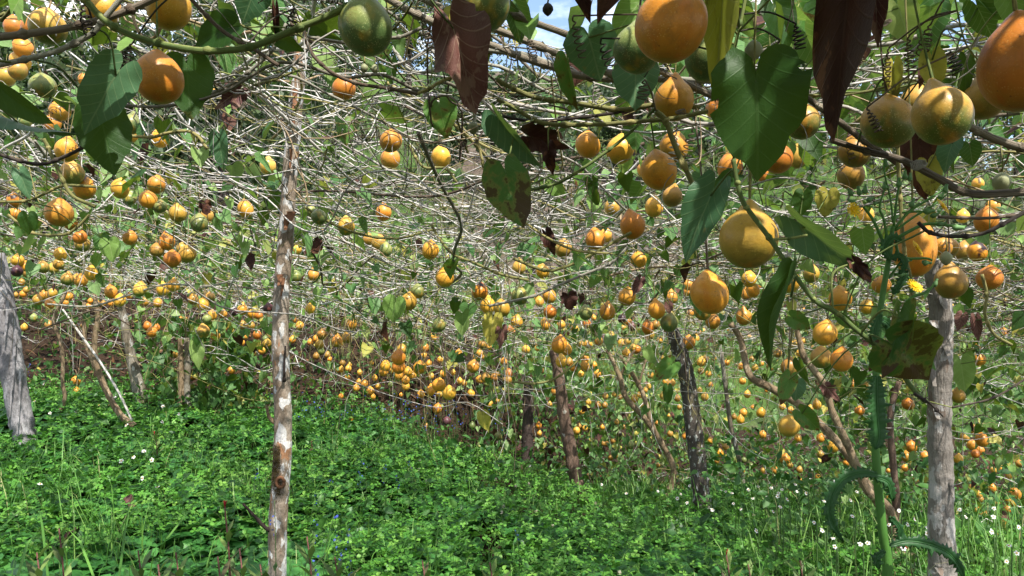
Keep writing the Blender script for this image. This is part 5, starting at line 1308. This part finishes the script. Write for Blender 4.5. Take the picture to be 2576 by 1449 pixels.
for i_, (zx, zy) in enumerate(D3):
    p, d = place_d(1932 + zx / 2.261, 1086.75 + zy / 2.261, .36)
    u = 1932 + zx / 2.261
    wd = "left of the thistle stalk" if u < 2200 else ("between thistle stalk and grey post" if u < 2330 else "right of the grey post")
    daisy(Vector(p), .018 * R.uniform(.8, 1.15), f"small white daisy with an orange centre {wd}", f"white daisies {wd}")
D2 = [(100,195),(780,232),(750,260),(830,340),(1165,222),(1118,125),(1290,245),(1215,340),(1250,350),(1345,330),(1400,312),(1370,380),(1300,440),(1445,372),(1390,565),(995,405),(960,355),(1010,308),(940,380),(1140,445),(1260,410),(640,180),(720,255),(570,210),(650,350),(430,155),(510,300),(1190,330)]
for zx, zy in D2:
    p, d = place_d(1288 + zx / 2.261, 1086.75 + zy / 2.261, .26)
    daisy(Vector(p), .018 * R.uniform(.85, 1.15), "small white daisy with an orange centre around the lichened trunk", "white daisies around the lichened trunk")
# blue flower spikes
def blue(u, v, d, H, n, label, group=None):
    p = P(u, v, d); gz = float(ground(p[0], p[1])); H = max(p[2] - gz, .08)
    o = bpy.data.objects.new('blue_flower', None); o.location = (p[0], p[1], gz); COL.objects.link(o); tag(o, label, 'flower', group)
    mb = MB(); t = np.linspace(0, 1, 7); b0_, b1_ = R.uniform(-.04, .04), R.uniform(-.04, .04)
    q_ = np.stack([b0_ * np.sin(t * 3), b1_ * np.sin(t * 3), t * H], -1)
    tube(mb, q_, [.0018, .0012], 4, .4)
    for q in range(5):
        z_ = R.uniform(.1, .6) * H; a_ = R.uniform(0, 6.28); c = np.array([math.cos(a_), math.sin(a_), .5]) * .04; s = np.array([-c[1], c[0], 0]) * .2
        mb.add([[0, 0, z_], c * .5 + s + [0, 0, z_], c + [0, 0, z_], c * .5 - s + [0, 0, z_]], np.array([[0, 1, 2, 3]]), None, R.random())
    link('stem', mb.mesh('stem', M_STEM), (0, 0, 0), o)
    mb = MB()
    for q in range(n):
        f = 1 - R.random() * .30; c = q_[-1] * f + np.array([R.gauss(0, .007), R.gauss(0, .007), 0])
        m2 = MB(); petals(m2, 5, .0008, .0046, .0042, 0, .2)
        V = np.concatenate(m2.v); tl = rotm(1, .9)[0]
        mb.add(V @ tl.T + c, np.concatenate([f_[0] for f_ in m2.f]), None, R.random())
    link('blossom', mb.mesh('blossom', M_BLUE), (0, 0, 0), o)
for u, v, d, n, lab in [(792,1340,2.6,9,"blue flower spike right of the mottled pole's foot, front one"),(798,1405,2.5,7,None),(846,1290,2.7,9,None),(857,1325,2.6,8,"tall dark stemmed blue flower spike in the foreground"),(872,1328,2.65,7,None),(877,1402,2.4,9,"short blue flower near the bottom edge"),(690,1260,2.5,6,"blue flower standing in front of the mottled pole"),(795,1245,3.0,7,None),(910,1160,4.0,7,None),(908,1185,3.9,6,None),(960,1188,3.9,6,None),(1000,1190,3.9,6,None),(1026,1160,4.3,6,None),(1028,1172,4.2,5,None),(645,1165,3.6,7,"blue flower left of the mottled pole"),(75,915,5.6,8,"blue flower cluster against the soil bank at left"),(830,1205,3.8,5,None),(970,1165,4.2,5,None),(1300,1330,3.0,4,None)]:
    blue(u, v, d, .2, n, lab or "small blue flower spike in the clover right of the pole", 'blue flower spikes')
fm = MB()
for q in range(420):
    u = R.choice([R.gauss(1030, 110), R.gauss(770, 45)]); v = R.gauss(1045, 22); p = P(u, v, R.uniform(5.6, 6.4))
    p[2] = max(p[2], float(ground(p[0], p[1])) + .05)
    m2 = MB(); petals(m2, 5, .0008, .006, .005, 0, .2); V = np.concatenate(m2.v) @ rotm(1, .9)[0].T + p
    fm.add(V, np.concatenate([f_[0] for f_ in m2.f]), None, R.random())
    tube(fm, [p, [p[0] + .01, p[1], float(ground(p[0], p[1]))]], .001, 3, .3, 1, cap=False)
tag(fm.obj('forget_me_nots', [M_BLUE, M_STEM]), "drift of tiny blue flowers at the shaded edge", 'flowers', kind='stuff')
# white clover heads
for u, v, lab in [(1073,1211,"largest white clover head in the middle of the clover"),(1053,1182,None),(1056,1160,None),(1247,1207,None),(1266,1275,None),(960,1130,None),(1330,1218,None),(1297,1225,None),(1348,1287,"white clover head left of the reddish trunk's foot"),(1390,1325,"browning clover head in the front of the clover"),(1498,1267,None),(1262,1290,None),(1896,1298,None),(1558,1443,None)]:
    p, d = place_d(u, v)
    gz = float(ground(p[0], p[1]))
    o = bpy.data.objects.new('clover_flower', None); o.location = p; COL.objects.link(o); tag(o, lab or "small white clover head rising from the clover", 'flower', 'white clover heads')
    mb = MB()
    for q in range(60):
        a1, a2 = R.uniform(0, 6.28), math.acos(R.uniform(-.5, 1)); c = np.array([math.sin(a2) * math.cos(a1), math.sin(a2) * math.sin(a1), math.cos(a2)])
        s = np.cross(c, [0.2, .3, .9]); s /= np.linalg.norm(s)
        mb.add([c * .004 - s * .0016, c * .004 + s * .0016, c * .0125 + [0, 0, .002]], np.array([[0, 1, 2]]), None, R.random())
    link('flower_head', mb.mesh('flower_head', M_CLF), (0, 0, 0), o)
    mb = MB(); tube(mb, [[0, 0, 0], [.005, 0, (gz - p[2]) / 2], [0, 0, gz - p[2]]], .0012, 4, .4); link('stem', mb.mesh('stem', M_STEM), (0, 0, 0), o)
# reddish leafy shoots, three with red tips
M_SHOOT = herb_mat('shoot_leaf', [(0, (.08, .065, .03)), (.3, (.07, .12, .03)), (1, (.17, .26, .06))], .55, .25)
M_RSTEM = plain_mat('red_stem', (.12, .045, .04), .7, .4, 60)
def shoot(u, v, d, red, label, n=14, LL=.085, group='reddish leafy shoots'):
    p = P(u, v, d); gz = float(ground(p[0], p[1])); H = max(p[2] - gz, .1)
    o = bpy.data.objects.new('leafy_shoot', None); o.location = (p[0], p[1], gz); COL.objects.link(o); tag(o, label, 'plant', group)
    mb = MB(); t = np.linspace(0, 1, 6); q_ = np.stack([.02 * np.sin(t * 3), 0 * t, t * H], -1); tube(mb, q_, [.0035, .0022], 6, .5); link('stem', mb.mesh('stem', M_RSTEM), (0, 0, 0), o)
    for q in range(n):
        z_ = H * (.25 + .75 * (q / n) ** .8); a_ = q * 2.4; L_ = LL * R.uniform(.7, 1.25) * (1 if z_ < H * .85 else .75); up = .5 + .9 * (z_ / H)
        c = np.array([math.cos(a_), math.sin(a_), up]); c /= np.linalg.norm(c); s = np.array([-c[1], c[0], 0]); s = s / np.linalg.norm(s) * L_ * .13
        b_ = np.array([.02 * math.sin(z_ / H * 3), 0, z_])
        m2 = MB(); m2.add([b_ - s * .3, b_ + s * .3, b_ + c * L_ * .5 + s, b_ + c * L_ * .5 - s, b_ + c * L_ - [0, 0, L_ * .12]], [np.array([[0, 1, 2, 3]]), np.array([[3, 2, 4]])], None, R.random())
        link('leaf', m2.mesh('leaf', M_SHOOT), (0, 0, 0), o)
    if red:
        m2 = MB()
        for q in range(9):
            a_ = R.uniform(0, 6.28); c = np.array([math.cos(a_) * .35, math.sin(a_) * .35, 1]); s = np.array([-c[1], c[0], 0]) * .006
            b_ = q_[-1]; m2.add([b_ - s, b_ + s, b_ + c * .017 + s * .6, b_ + c * .017 - s * .6], np.array([[0, 1, 2, 3]]), None, R.random())
        link('red_tip', m2.mesh('red_tip', M_RED), (0, 0, 0), o)
for u, v, d, red, lab in [(563,1275,2.1,1,"tall shoot with a scarlet tip left of the mottled pole"),(1825,1395,2.4,1,"shoot with a red flower tip near the bottom right of centre"),(387,1092,4.4,1,"small reddish flower bud in the left meadow"),(2280,1385,2.9,1,"red tipped shoot between thistle and post"),(146,1330,2.2,0,"reddish shoot at the lower left"),(345,1385,2.1,0,"pale leafed shoot near the bottom edge, left"),(440,1390,2.05,0,"leafy shoot near the bottom edge, second from left"),(600,1380,2.1,0,"leafy shoot left of the mottled pole, beside the scarlet tipped one"),(395,1420,2.0,0,"small shoot at the bottom edge, third from left"),(545,1400,1.95,0,"dark leafed shoot under the scarlet tipped one"),(770,1350,2.4,0,"upright leafy shoot just right of the mottled pole"),(840,1400,2.3,0,"yellowish shoot among the blue flower spikes"),(652,1420,2.2,0,"reddish shoot hugging the foot of the mottled pole"),(1060,1410,2.4,0,"forked reddish shoot right of the pole at the bottom edge"),(1880,1420,2.5,0,"leafy shoot right of the red tipped one near the bottom"),(2010,1410,2.5,0,"leafy shoot at the bottom, left of the thistle stalk"),(1230,1415,2.4,0,"small shoot at the bottom edge near the centre"),(90,1390,2.1,0,"shoot in the lower left corner"),(1310,1170,4.9,0,"reddish shoot beside the short black trunk"),(1340,1265,4.3,0,"reddish shoot in front of the short black trunk")]:
    shoot(u, v, d, red, lab or "small reddish leafy shoot among the ground cover")
# a few dead leaves lying on the green
for u, v, d, lab in [(320,1248,3.0,"curled brown dead leaf lying on the round leaves"),(783,1108,4.6,"rust coloured dead leaf right of the pole"),(185,1320,2.5,"dark fallen leaf in the lower left"),(1962,1215,4.4,"dark red fallen leaf in the right meadow")]:
    V, Fc, U = leaf_geo(16, 3, .4, .4, .14, .8, .6, R.randrange(99)); p, d = place_d(u, v)
    M = np.array(leaf_matrix(Vector((0, 0, 0)), .06).to_3x3()); mb = MB(); mb.add(V @ M.T, Fc, U, R.random())
    o = mb.obj('dead_leaf', LM['plum' if 'rust' in lab or 'curled' in lab else 'dead']); o.location = (p[0], p[1], p[2] - .03); tag(o, lab, 'leaf', 'fallen leaves')

# ------------------------------------------------------------------ sow thistle at the right
M_TST = plain_mat('thistle_stalk', (.06, .16, .028), .5, .35, 25)
M_TLF = herb_mat('thistle_leaf', [(0, (.016, .07, .018)), (1, (.03, .11, .026))], .5, .25)
M_BUD = plain_mat('thistle_bud', (.11, .22, .08), .6, .4, 60)
M_TIP = plain_mat('dry_tip', (.30, .13, .05), .8, .4, 80)
root = bpy.data.objects.new('sow_thistle', None)
TD = 1.2
fp = P(2232, 1900, TD); root.location = (fp[0], fp[1], float(ground(fp[0], fp[1]))); COL.objects.link(root)
tag(root, "tall spiny sow thistle with yellow flowers in front of the grey post", 'plant')
def tpart(name, px, w, mat=M_TST, k=8, d=TD, lump=.02):
    mb = MB(); ds = d if isinstance(d, list) else [d] * len(px)
    n = len(px)
    tube(mb, spline([P(u, v, dd) for (u, v), dd in zip(px, ds)], 6), [x_ * TD / F / 2 for x_ in w], k, .5, lump=lump)
    return mb.obj(name, mat, root)
main_st = tpart('stalk', [(2240,1950),(2233,1449),(2222,1350),(2210,1230),(2202,1120),(2202,1000),(2206,900),(2212,800),(2224,720),(2238,640),(2246,570)], [24, 23, 21, 19, 17, 15, 13, 10], k=14)
for px, w in [([(2238,650),(2200,560),(2172,520)], [7, 5]), ([(2237,640),(2225,560),(2213,520),(2228,470)], [6, 3]), ([(2246,560),(2240,500),(2226,440),(2224,400)], [4, 3]), ([(2248,570),(2256,500),(2264,450)], [5, 4]), ([(2250,575),(2290,530),(2330,505),(2372,478)], [6, 4]), ([(2252,580),(2300,545),(2350,515),(2382,490)], [5, 3]), ([(2255,600),(2300,575),(2335,563),(2395,568),(2430,570)], [7, 4]), ([(2270,535),(2310,532),(2350,532)], [4, 3]), ([(2254,615),(2262,640),(2285,650),(2330,650),(2345,655)], [6, 4]), ([(2250,690),(2275,690),(2300,718)], [6, 5]), ([(2236,700),(2256,672),(2270,655)], [5, 4]), ([(2280,760),(2300,745),(2330,735),(2350,715)], [7, 4])]:
    tpart('branch', px, [x_ * 1.35 for x_ in w])
def bud(u, v, L_, ang, tip=True, d=TD):
    c = P(u, v, d); s_ = TD / F
    ax = np.array([math.cos(ang), R.uniform(-.25, .25), math.sin(ang)]); ax /= np.linalg.norm(ax)
    prof_t = np.array([0, .15, .35, .6, .85, 1.0]); prof_r = np.array([.12, .42, .50, .33, .22, .26]) * .62
    mb = MB(); tube(mb, c + ax * (prof_t[:, None] * L_ * s_), list(prof_r * L_ * s_), 8, None, lump=.12)
    o = mb.obj('bud', M_BUD, root)
    if tip:
        mb = MB(); tube(mb, c + ax * (np.array([.98, 1.2, 1.4])[:, None] * L_ * s_), [.2 * L_ * s_, .14 * L_ * s_, .04 * L_ * s_], 7, None, lump=.1); mb.obj('dry_tip', M_TIP, o)
for u, v, L_, a_, t_ in [(2145,492,22,2.2,1),(2163,492,24,1.8,1),(2176,488,24,1.5,1),(2152,512,22,2.6,1),(2180,505,22,.4,0),(2226,478,22,1.5,1),(2196,513,16,.3,1),(2228,420,20,1.5,0),(2262,472,26,1.5,0),(2276,452,22,1.5,0),(2288,456,22,1.4,0),(2290,522,24,1.2,0),(2375,486,24,1.2,0),(2362,500,20,1.0,0),(2322,532,26,.05,1),(2340,545,22,.4,1),(2355,566,24,.2,1),(2395,572,28,-.1,1),(2320,660,26,-.05,1),(2272,652,24,-.1,0),(2256,690,24,0,0),(2350,722,22,1.2,1),(2290,735,26,.9,0)]:
    bud(u, v, L_, a_, t_)
def tflower(u, v, r, tilt, yaw, d=TD - .02):
    c = P(u, v, d); r_ = r * TD / F
    m2 = MB()
    for ring, (n, k_, z_) in enumerate([(26, 1.0, 0), (20, .72, .08), (14, .42, .14)]):
        for q in range(n):
            a_ = q / n * 6.283 + R.uniform(-.1, .1); e = np.array([math.cos(a_), math.sin(a_), 0]); s = np.array([-e[1], e[0], 0]) * .075; L_ = k_ * R.uniform(.9, 1.05)
            m2.add([e * .05 - s * .4, e * .05 + s * .4, e * L_ + s + [0, 0, .12 + z_], e * L_ - s + [0, 0, .12 + z_]], np.array([[0, 1, 2, 3]]), None, R.random())
    from mathutils import Euler
    M = np.array(Euler((tilt, 0, yaw)).to_matrix())
    mb = MB(); V = np.concatenate(m2.v) * r_ @ M.T + c; mb.add(V, np.concatenate([f_[0] for f_ in m2.f]), None, np.concatenate([f_[1] for f_ in m2.f]))
    o = mb.obj('flower', M_YEL, root)
    mb = MB(); ax = M @ np.array([0, 0, -1.0]); tube(mb, c + ax * (np.array([0, .5, 1.0, 1.3])[:, None] * r_), [.45 * r_, .5 * r_, .42 * r_, .15 * r_], 8, None, lump=.1); mb.obj('flower_cup', M_BUD, o)
tflower(2147, 528, 19, 1.35, .15); tflower(2370, 520, 23, 1.0, .75, TD - .04); tflower(2306, 626, 22, 1.1, .8, TD - .06); tflower(2300, 720, 21, .85, .3, TD - .05)
def spiny(name, px, w, d=TD, roll=0.0, lab=None):
    """a long lobed leaf with prickly teeth along a midrib"""
    ds = d if isinstance(d, list) else [d] * len(px)
    c = spline([P(u, v, dd) for (u, v), dd in zip(px, ds)], 9)
    n = len(c); t = np.gradient(c, axis=0); t /= np.linalg.norm(t, axis=1, keepdims=True)
    nrm = np.array([0, -1.0, .25]); s = np.cross(t, nrm); s /= np.linalg.norm(s, axis=1, keepdims=True)
    nn = np.cross(s, t)
    mb = MB(); tt = np.linspace(0, 1, n)
    env = np.interp(tt, [0, .15, .5, .85, 1], [.35, .8, 1, .7, .05]) * w * TD / F / 2
    for sgn in (-1, 1):
        V, Fs, Us = [], [], []
        for i_ in range(n):
            tooth = [1.0, .55, 1.2, .5, .9, .42][i_ % 6] * R.uniform(.75, 1.25)
            e1 = c[i_] + sgn * s[i_] * env[i_] * .5 + nn[i_] * .004
            e2 = c[i_] + sgn * s[i_] * env[i_] * tooth + nn[i_] * R.uniform(-.006, .004) + t[i_] * env[i_] * .18
            V += [c[i_], e1, e2]
        for i_ in range(n - 1):
            a_ = i_ * 3
            q4 = [[a_, a_ + 1, a_ + 4, a_ + 3], [a_ + 1, a_ + 2, a_ + 5, a_ + 4]]
            Fs += q4 if sgn > 0 else [x_[::-1] for x_ in q4]
        mb.add(V, np.array(Fs), None, R.random())
    tube(mb, c, [.0022, .0012], 5, .9)
    o = mb.obj(name, M_TLF, root)
    if lab: o['label'] = lab
spiny('leaf', [(2206,945),(2205,985),(2207,1040),(2210,1100),(2200,1130)], 66, TD - .03)
spiny('leaf', [(2205,1195),(2160,1190),(2115,1212),(2090,1262),(2090,1310),(2120,1362)], 44, TD - .02, lab="curved spiny leaf arching down to the left")
spiny('leaf', [(2238,1372),(2280,1362),(2330,1368),(2380,1388),(2410,1420),(2425,1460)], 40, TD - .04, lab="spiny leaf reaching right in front of the grey post")
spiny('leaf', [(2212,800),(2235,815),(2250,840),(2248,880)], 40, TD); spiny('leaf', [(2215,790),(2200,830),(2196,870)], 34, TD - .02)
spiny('leaf', [(2238,655),(2225,620),(2245,598),(2270,610)], 34, TD - .02); spiny('leaf', [(2240,650),(2262,645),(2275,665),(2262,690)], 30, TD - .02); spiny('leaf', [(2246,740),(2268,705),(2282,680)], 34, TD)
spiny('leaf', [(2200,1200),(2235,1215),(2245,1260)], 34, TD - .02); spiny('leaf', [(2225,1385),(2205,1405),(2210,1430)], 30, TD - .03); spiny('leaf', [(2238,1300),(2262,1330),(2258,1370)], 28, TD)

# ------------------------------------------------------------------ flowers and buds on the vines
M_PF = plain_mat('pale_green_sepal', (.36, .44, .24), .5, .3, 60, .2)
o = bpy.data.objects.new('passion_flower', None); c = P(1082, 212, 1.7); o.location = c; COL.objects.link(o); tag(o, "drooping pale green passion flower beside the plum brown dead leaf", 'flower')
for q in range(8):
    a_ = q / 8 * 6.28; e = np.array([math.cos(a_) * .5, math.sin(a_) * .5, -.7]); s = np.array([-math.sin(a_), math.cos(a_), 0]) * .010
    m2 = MB(); L_ = R.uniform(.03, .042); m2.add([-s * .4, s * .4, e * L_ * .6 + s, e * L_ * .6 - s, e * L_ + [0, 0, .004]], [np.array([[0, 1, 2, 3]]), np.array([[3, 2, 4]])], None, R.random())
    link('sepal', m2.mesh('sepal', M_PF), (0, 0, 0), o)
m2 = MB()
for q in range(40):
    a_ = R.uniform(0, 6.28); e = np.array([math.cos(a_) * .6, math.sin(a_) * .6, -1]) * .03
    tube(m2, [[0, 0, -.008], e * .6, e], .0006, 3, None, cap=False)
link('filaments', m2.mesh('filaments', plain_mat('filament', (.55, .5, .6), .6)), (0, 0, 0), o)
m2 = MB(); tube(m2, [[0, 0, 0], [.005, .0, .03], [.0, .02, .07]], .0018, 5, None); link('stalk', m2.mesh('stalk', VM['green']), (0, 0, 0), o)
M_BUDV = plain_mat('vine_bud', (.23, .24, .13), .6, .5, 50)
for u, v, w, d, lab in [(1896,128,44,1.1,"pale green flower bud hanging right of the yellow withered leaf"),(916,172,20,1.8,"grey flower bud right of the mottled pole, left of a pair"),(943,174,20,1.8,"grey flower bud right of the mottled pole, right of a pair"),(1190,322,28,1.6,"green bud under the plum brown dead leaf"),(2380,650,30,1.35,"green bud on the crown of the brown fruit by the post"),(1378,24,28,1.25,"black shrivelled bud against the sky"),(2448,382,30,1.5,"green bud under the woody vine at the right edge"),(2520,460,44,1.5,"dark green bud beside the right edge")]:
    c = P(u, v, d); s_ = w * d / F
    o = bpy.data.objects.new('flower_bud', None); o.location = c; COL.objects.link(o); tag(o, lab, 'bud')
    m2 = MB(); tube(m2, np.array([[0, 0, .62], [0, 0, .45], [0, 0, .2], [0, 0, -.1], [0, 0, -.4], [0, 0, -.6]]) * s_, [.06 * s_, .3 * s_, .48 * s_, .5 * s_, .3 * s_, .05 * s_], 10, None, lump=.05)
    link('bud', m2.mesh('bud', VM['dark'] if 'black' in lab else M_BUDV), (0, 0, 0), o)
    m2 = MB(); tube(m2, np.array([[0, 0, .58], [.08, 0, 1.0], [0, .1, 2.2]]) * s_, .0016, 5, None); link('stalk', m2.mesh('stalk', VM['olive']), (0, 0, 0), o)
# dry coils and curls close to the camera
for u, v, d, kd in [(1510,97,1.15,'dark'),(1060,40,1.3,'brown'),(1745,320,1.4,'brown'),(2110,130,1.2,'dark'),(2180,270,1.1,'brown'),(2235,120,1.2,'brown'),(1960,100,1.1,'dark'),(2390,130,1.2,'dark'),(740,20,1.2,'dark'),(330,110,1.2,'dark'),(205,15,1.0,'dark'),(1440,40,1.2,'brown'),(1495,210,1.5,'dry'),(1330,90,1.5,'brown'),(2285,90,1.15,'brown'),(1700,335,1.4,'dry'),(1620,200,1.3,'brown'),(1290,180,1.5,'dry'),(2000,60,1.1,'dark'),(2340,60,1.2,'brown')]:
    c = P(u, v, d); t = np.linspace(0, 1, 60); nturn = R.uniform(4, 8)
    ax = np.array([R.uniform(-.6, .6), R.uniform(-.3, .3), -1]); ax /= np.linalg.norm(ax); s = np.cross(ax, [0, 1, .2]); s /= np.linalg.norm(s); b_ = np.cross(ax, s)
    rr_ = R.uniform(.005, .010) * np.clip(t * 2.2, .15, 1); ang = 6.283 * nturn * t
    pts = c + ax * (t[:, None] * R.uniform(.035, .07)) + (rr_ * np.cos(ang))[:, None] * s + (rr_ * np.sin(ang))[:, None] * b_
    dist, vp, vo = nearest_vine(pts[0], NHAND)
    pre = spline([vp, (vp + pts[0]) / 2 + [0, 0, .01], pts[0]], 4) if dist < .4 else pts[:1]
    mb = MB(); tube(mb, np.vstack([pre[:-1], pts]) if dist < .4 else pts, [.0015, .0011], 5, None); mb.obj('tendril', VM[kd], vo)

# ------------------------------------------------------------------ trees, shrubs and scrub on the slope behind
M_CROWN = [herb_mat('tree_foliage_dark', [(0, (.016, .032, .012)), (.6, (.03, .055, .018)), (1, (.065, .095, .03))], .6, .15), herb_mat('tree_foliage_olive', [(0, (.03, .045, .018)), (.6, (.055, .075, .028)), (1, (.11, .13, .05))], .6, .15)]
CARD = np.array([[-.5, 0, 0], [0, -.35, .1], [.6, 0, 0], [0, .35, .1]]); CARDF = [np.array([[0, 1, 2, 3]])]
def crown(mb, c, rx, rz, n, leaf):
    nb = 12; bc = NR.normal(0, .5, (nb, 3)) * [rx, rx, rz * .8]; br = NR.uniform(.3, .55, nb)
    w_ = NR.integers(0, nb, n); dv = NR.normal(0, 1, (n, 3)); dv /= np.linalg.norm(dv, axis=1, keepdims=True); dv *= NR.uniform(.55, 1.05, (n, 1))
    loc = np.asarray(c) + bc[w_] + dv * br[w_][:, None] * [rx, rx, rz]
    scatter(mb, CARD, CARDF, loc, NR.uniform(.6, 1.4, n) * leaf, 1.2, NR.random(n))
def tree(u, y, h, rx, label, m_, n=2600, leaf=.16, name='tree'):
    x = (u - 1288) / F * y; gz = float(ground(x, y))
    o = bpy.data.objects.new(name, None); o.location = (x, y, gz); COL.objects.link(o); tag(o, label, 'tree', 'trees on the slope behind')
    mb = MB(); tp = np.array([[0, 0, -.3], [.1 * R.uniform(-1, 1), 0, h * .35], [.2 * R.uniform(-1, 1), 0, h * .85]]); tube(mb, spline(tp, 5), [h * .03, h * .012], 8, .5, lump=.06)
    for q in range(5):
        a_ = R.uniform(0, 6.28); z_ = h * R.uniform(.4, .7); tube(mb, [[0, 0, z_], [math.cos(a_) * rx * .4, math.sin(a_) * rx * .4, z_ + h * .12], [math.cos(a_) * rx * .7, math.sin(a_) * rx * .7, z_ + h * .2]], [h * .012, h * .004], 5, .5)
    link('trunk', mb.mesh('trunk', BK['darkbark']), (0, 0, 0), o)
    mb = MB(); crown(mb, [0, 0, h * .68], rx, h * .42, n, leaf); link('crown', mb.mesh('crown', M_CROWN[m_]), (0, 0, 0), o)
for u, y, h, rx, m_, lab in [(560,17,5.2,2.2,0,"dark leafy tree high behind the vines, left of the mottled pole"),(430,19,5.5,2.2,0,"dark tree behind the thick green arching vine"),(200,20,6,2.6,0,"dark tree behind the upper left corner"),(0,22,6.5,3,0,"dark tree at the far left behind the vines"),(100,18,5.5,2.4,0,"dark tree behind the crossing stems at upper left"),(320,18,5.2,2.3,1,"olive tree behind the large orange fruit at left"),(660,21,5.5,2.2,0,"dark tree just left of the pole's top"),(880,34,6,2.8,1,"olive tree on the slope right of the mottled pole"),(1030,38,6,3,0,"dark tree on the slope at the top, left of centre"),(1150,40,6,3,1,"olive tree near the skyline at top centre"),(760,30,5.5,2.6,0,"dark tree behind the top of the mottled pole"),(1240,24,3.2,1.8,0,"dark bush-like tree on the brown slope"),(1600,26,3.6,2.0,0,"dark tree behind the bluish spotted leaf"),(1760,28,4,2.2,0,"dark tree behind the large heart leaf"),(1480,40,1.6,1.5,1,"low olive tree below the open sky"),(1950,36,5,3,0,"dark tree on the right skyline"),(2150,34,5,3,1,"olive tree behind the dead brown leaf"),(2380,36,5.5,3,0,"dark tree behind the upper right pair of fruits"),(2560,30,4.5,2.6,0,"dark tree behind the right edge"),(2480,18,2.2,1.5,1,"low olive tree in the right field")]:
    tree(u, y, h * 1.12, rx * 1.1, lab, m_, 5200, .15)
scr = MB()
for q in range(230):
    y = R.uniform(11.5, 46); x = R.uniform(-.85, .85) * y
    if nz(np.array(x), np.array(y), .22, 1.0) < -.25: continue
    r_ = R.uniform(.35, 1.1) * (1 + y * .02)
    crown(scr, [x, y, float(ground(x, y)) + r_ * .5], r_, r_ * .8, 170, .10 + y * .003)
tag(scr.obj('scrub', M_CROWN[1]), "low scrub scattered over the far slope", 'scrub', kind='stuff')
dg = MB()
n = 26000
y = 15 + 26 * NR.random(n) ** 1.2; x = NR.uniform(-.8, .8, n) * y
keep = nz(x, y, .35, 2.0) > -.6; x, y = x[keep], y[keep]; n = len(x)
BL = np.array([[-.03, 0, 0], [.03, 0, 0], [.05, .05, 1]]); BLF = [np.array([[0, 1, 2]])]
scatter(dg, BL, BLF, np.stack([x, y, ground(x, y)], -1), NR.uniform(.18, .5, n), .3, NR.random(n))
tag(dg.obj('dry_grass', herb_mat('dry_grass', [(0, (.05, .07, .025)), (.35, (.10, .08, .055)), (1, (.20, .155, .115))], .9, .2)), "tall dry brown grass on the slope behind the vines", 'grass', kind='stuff')
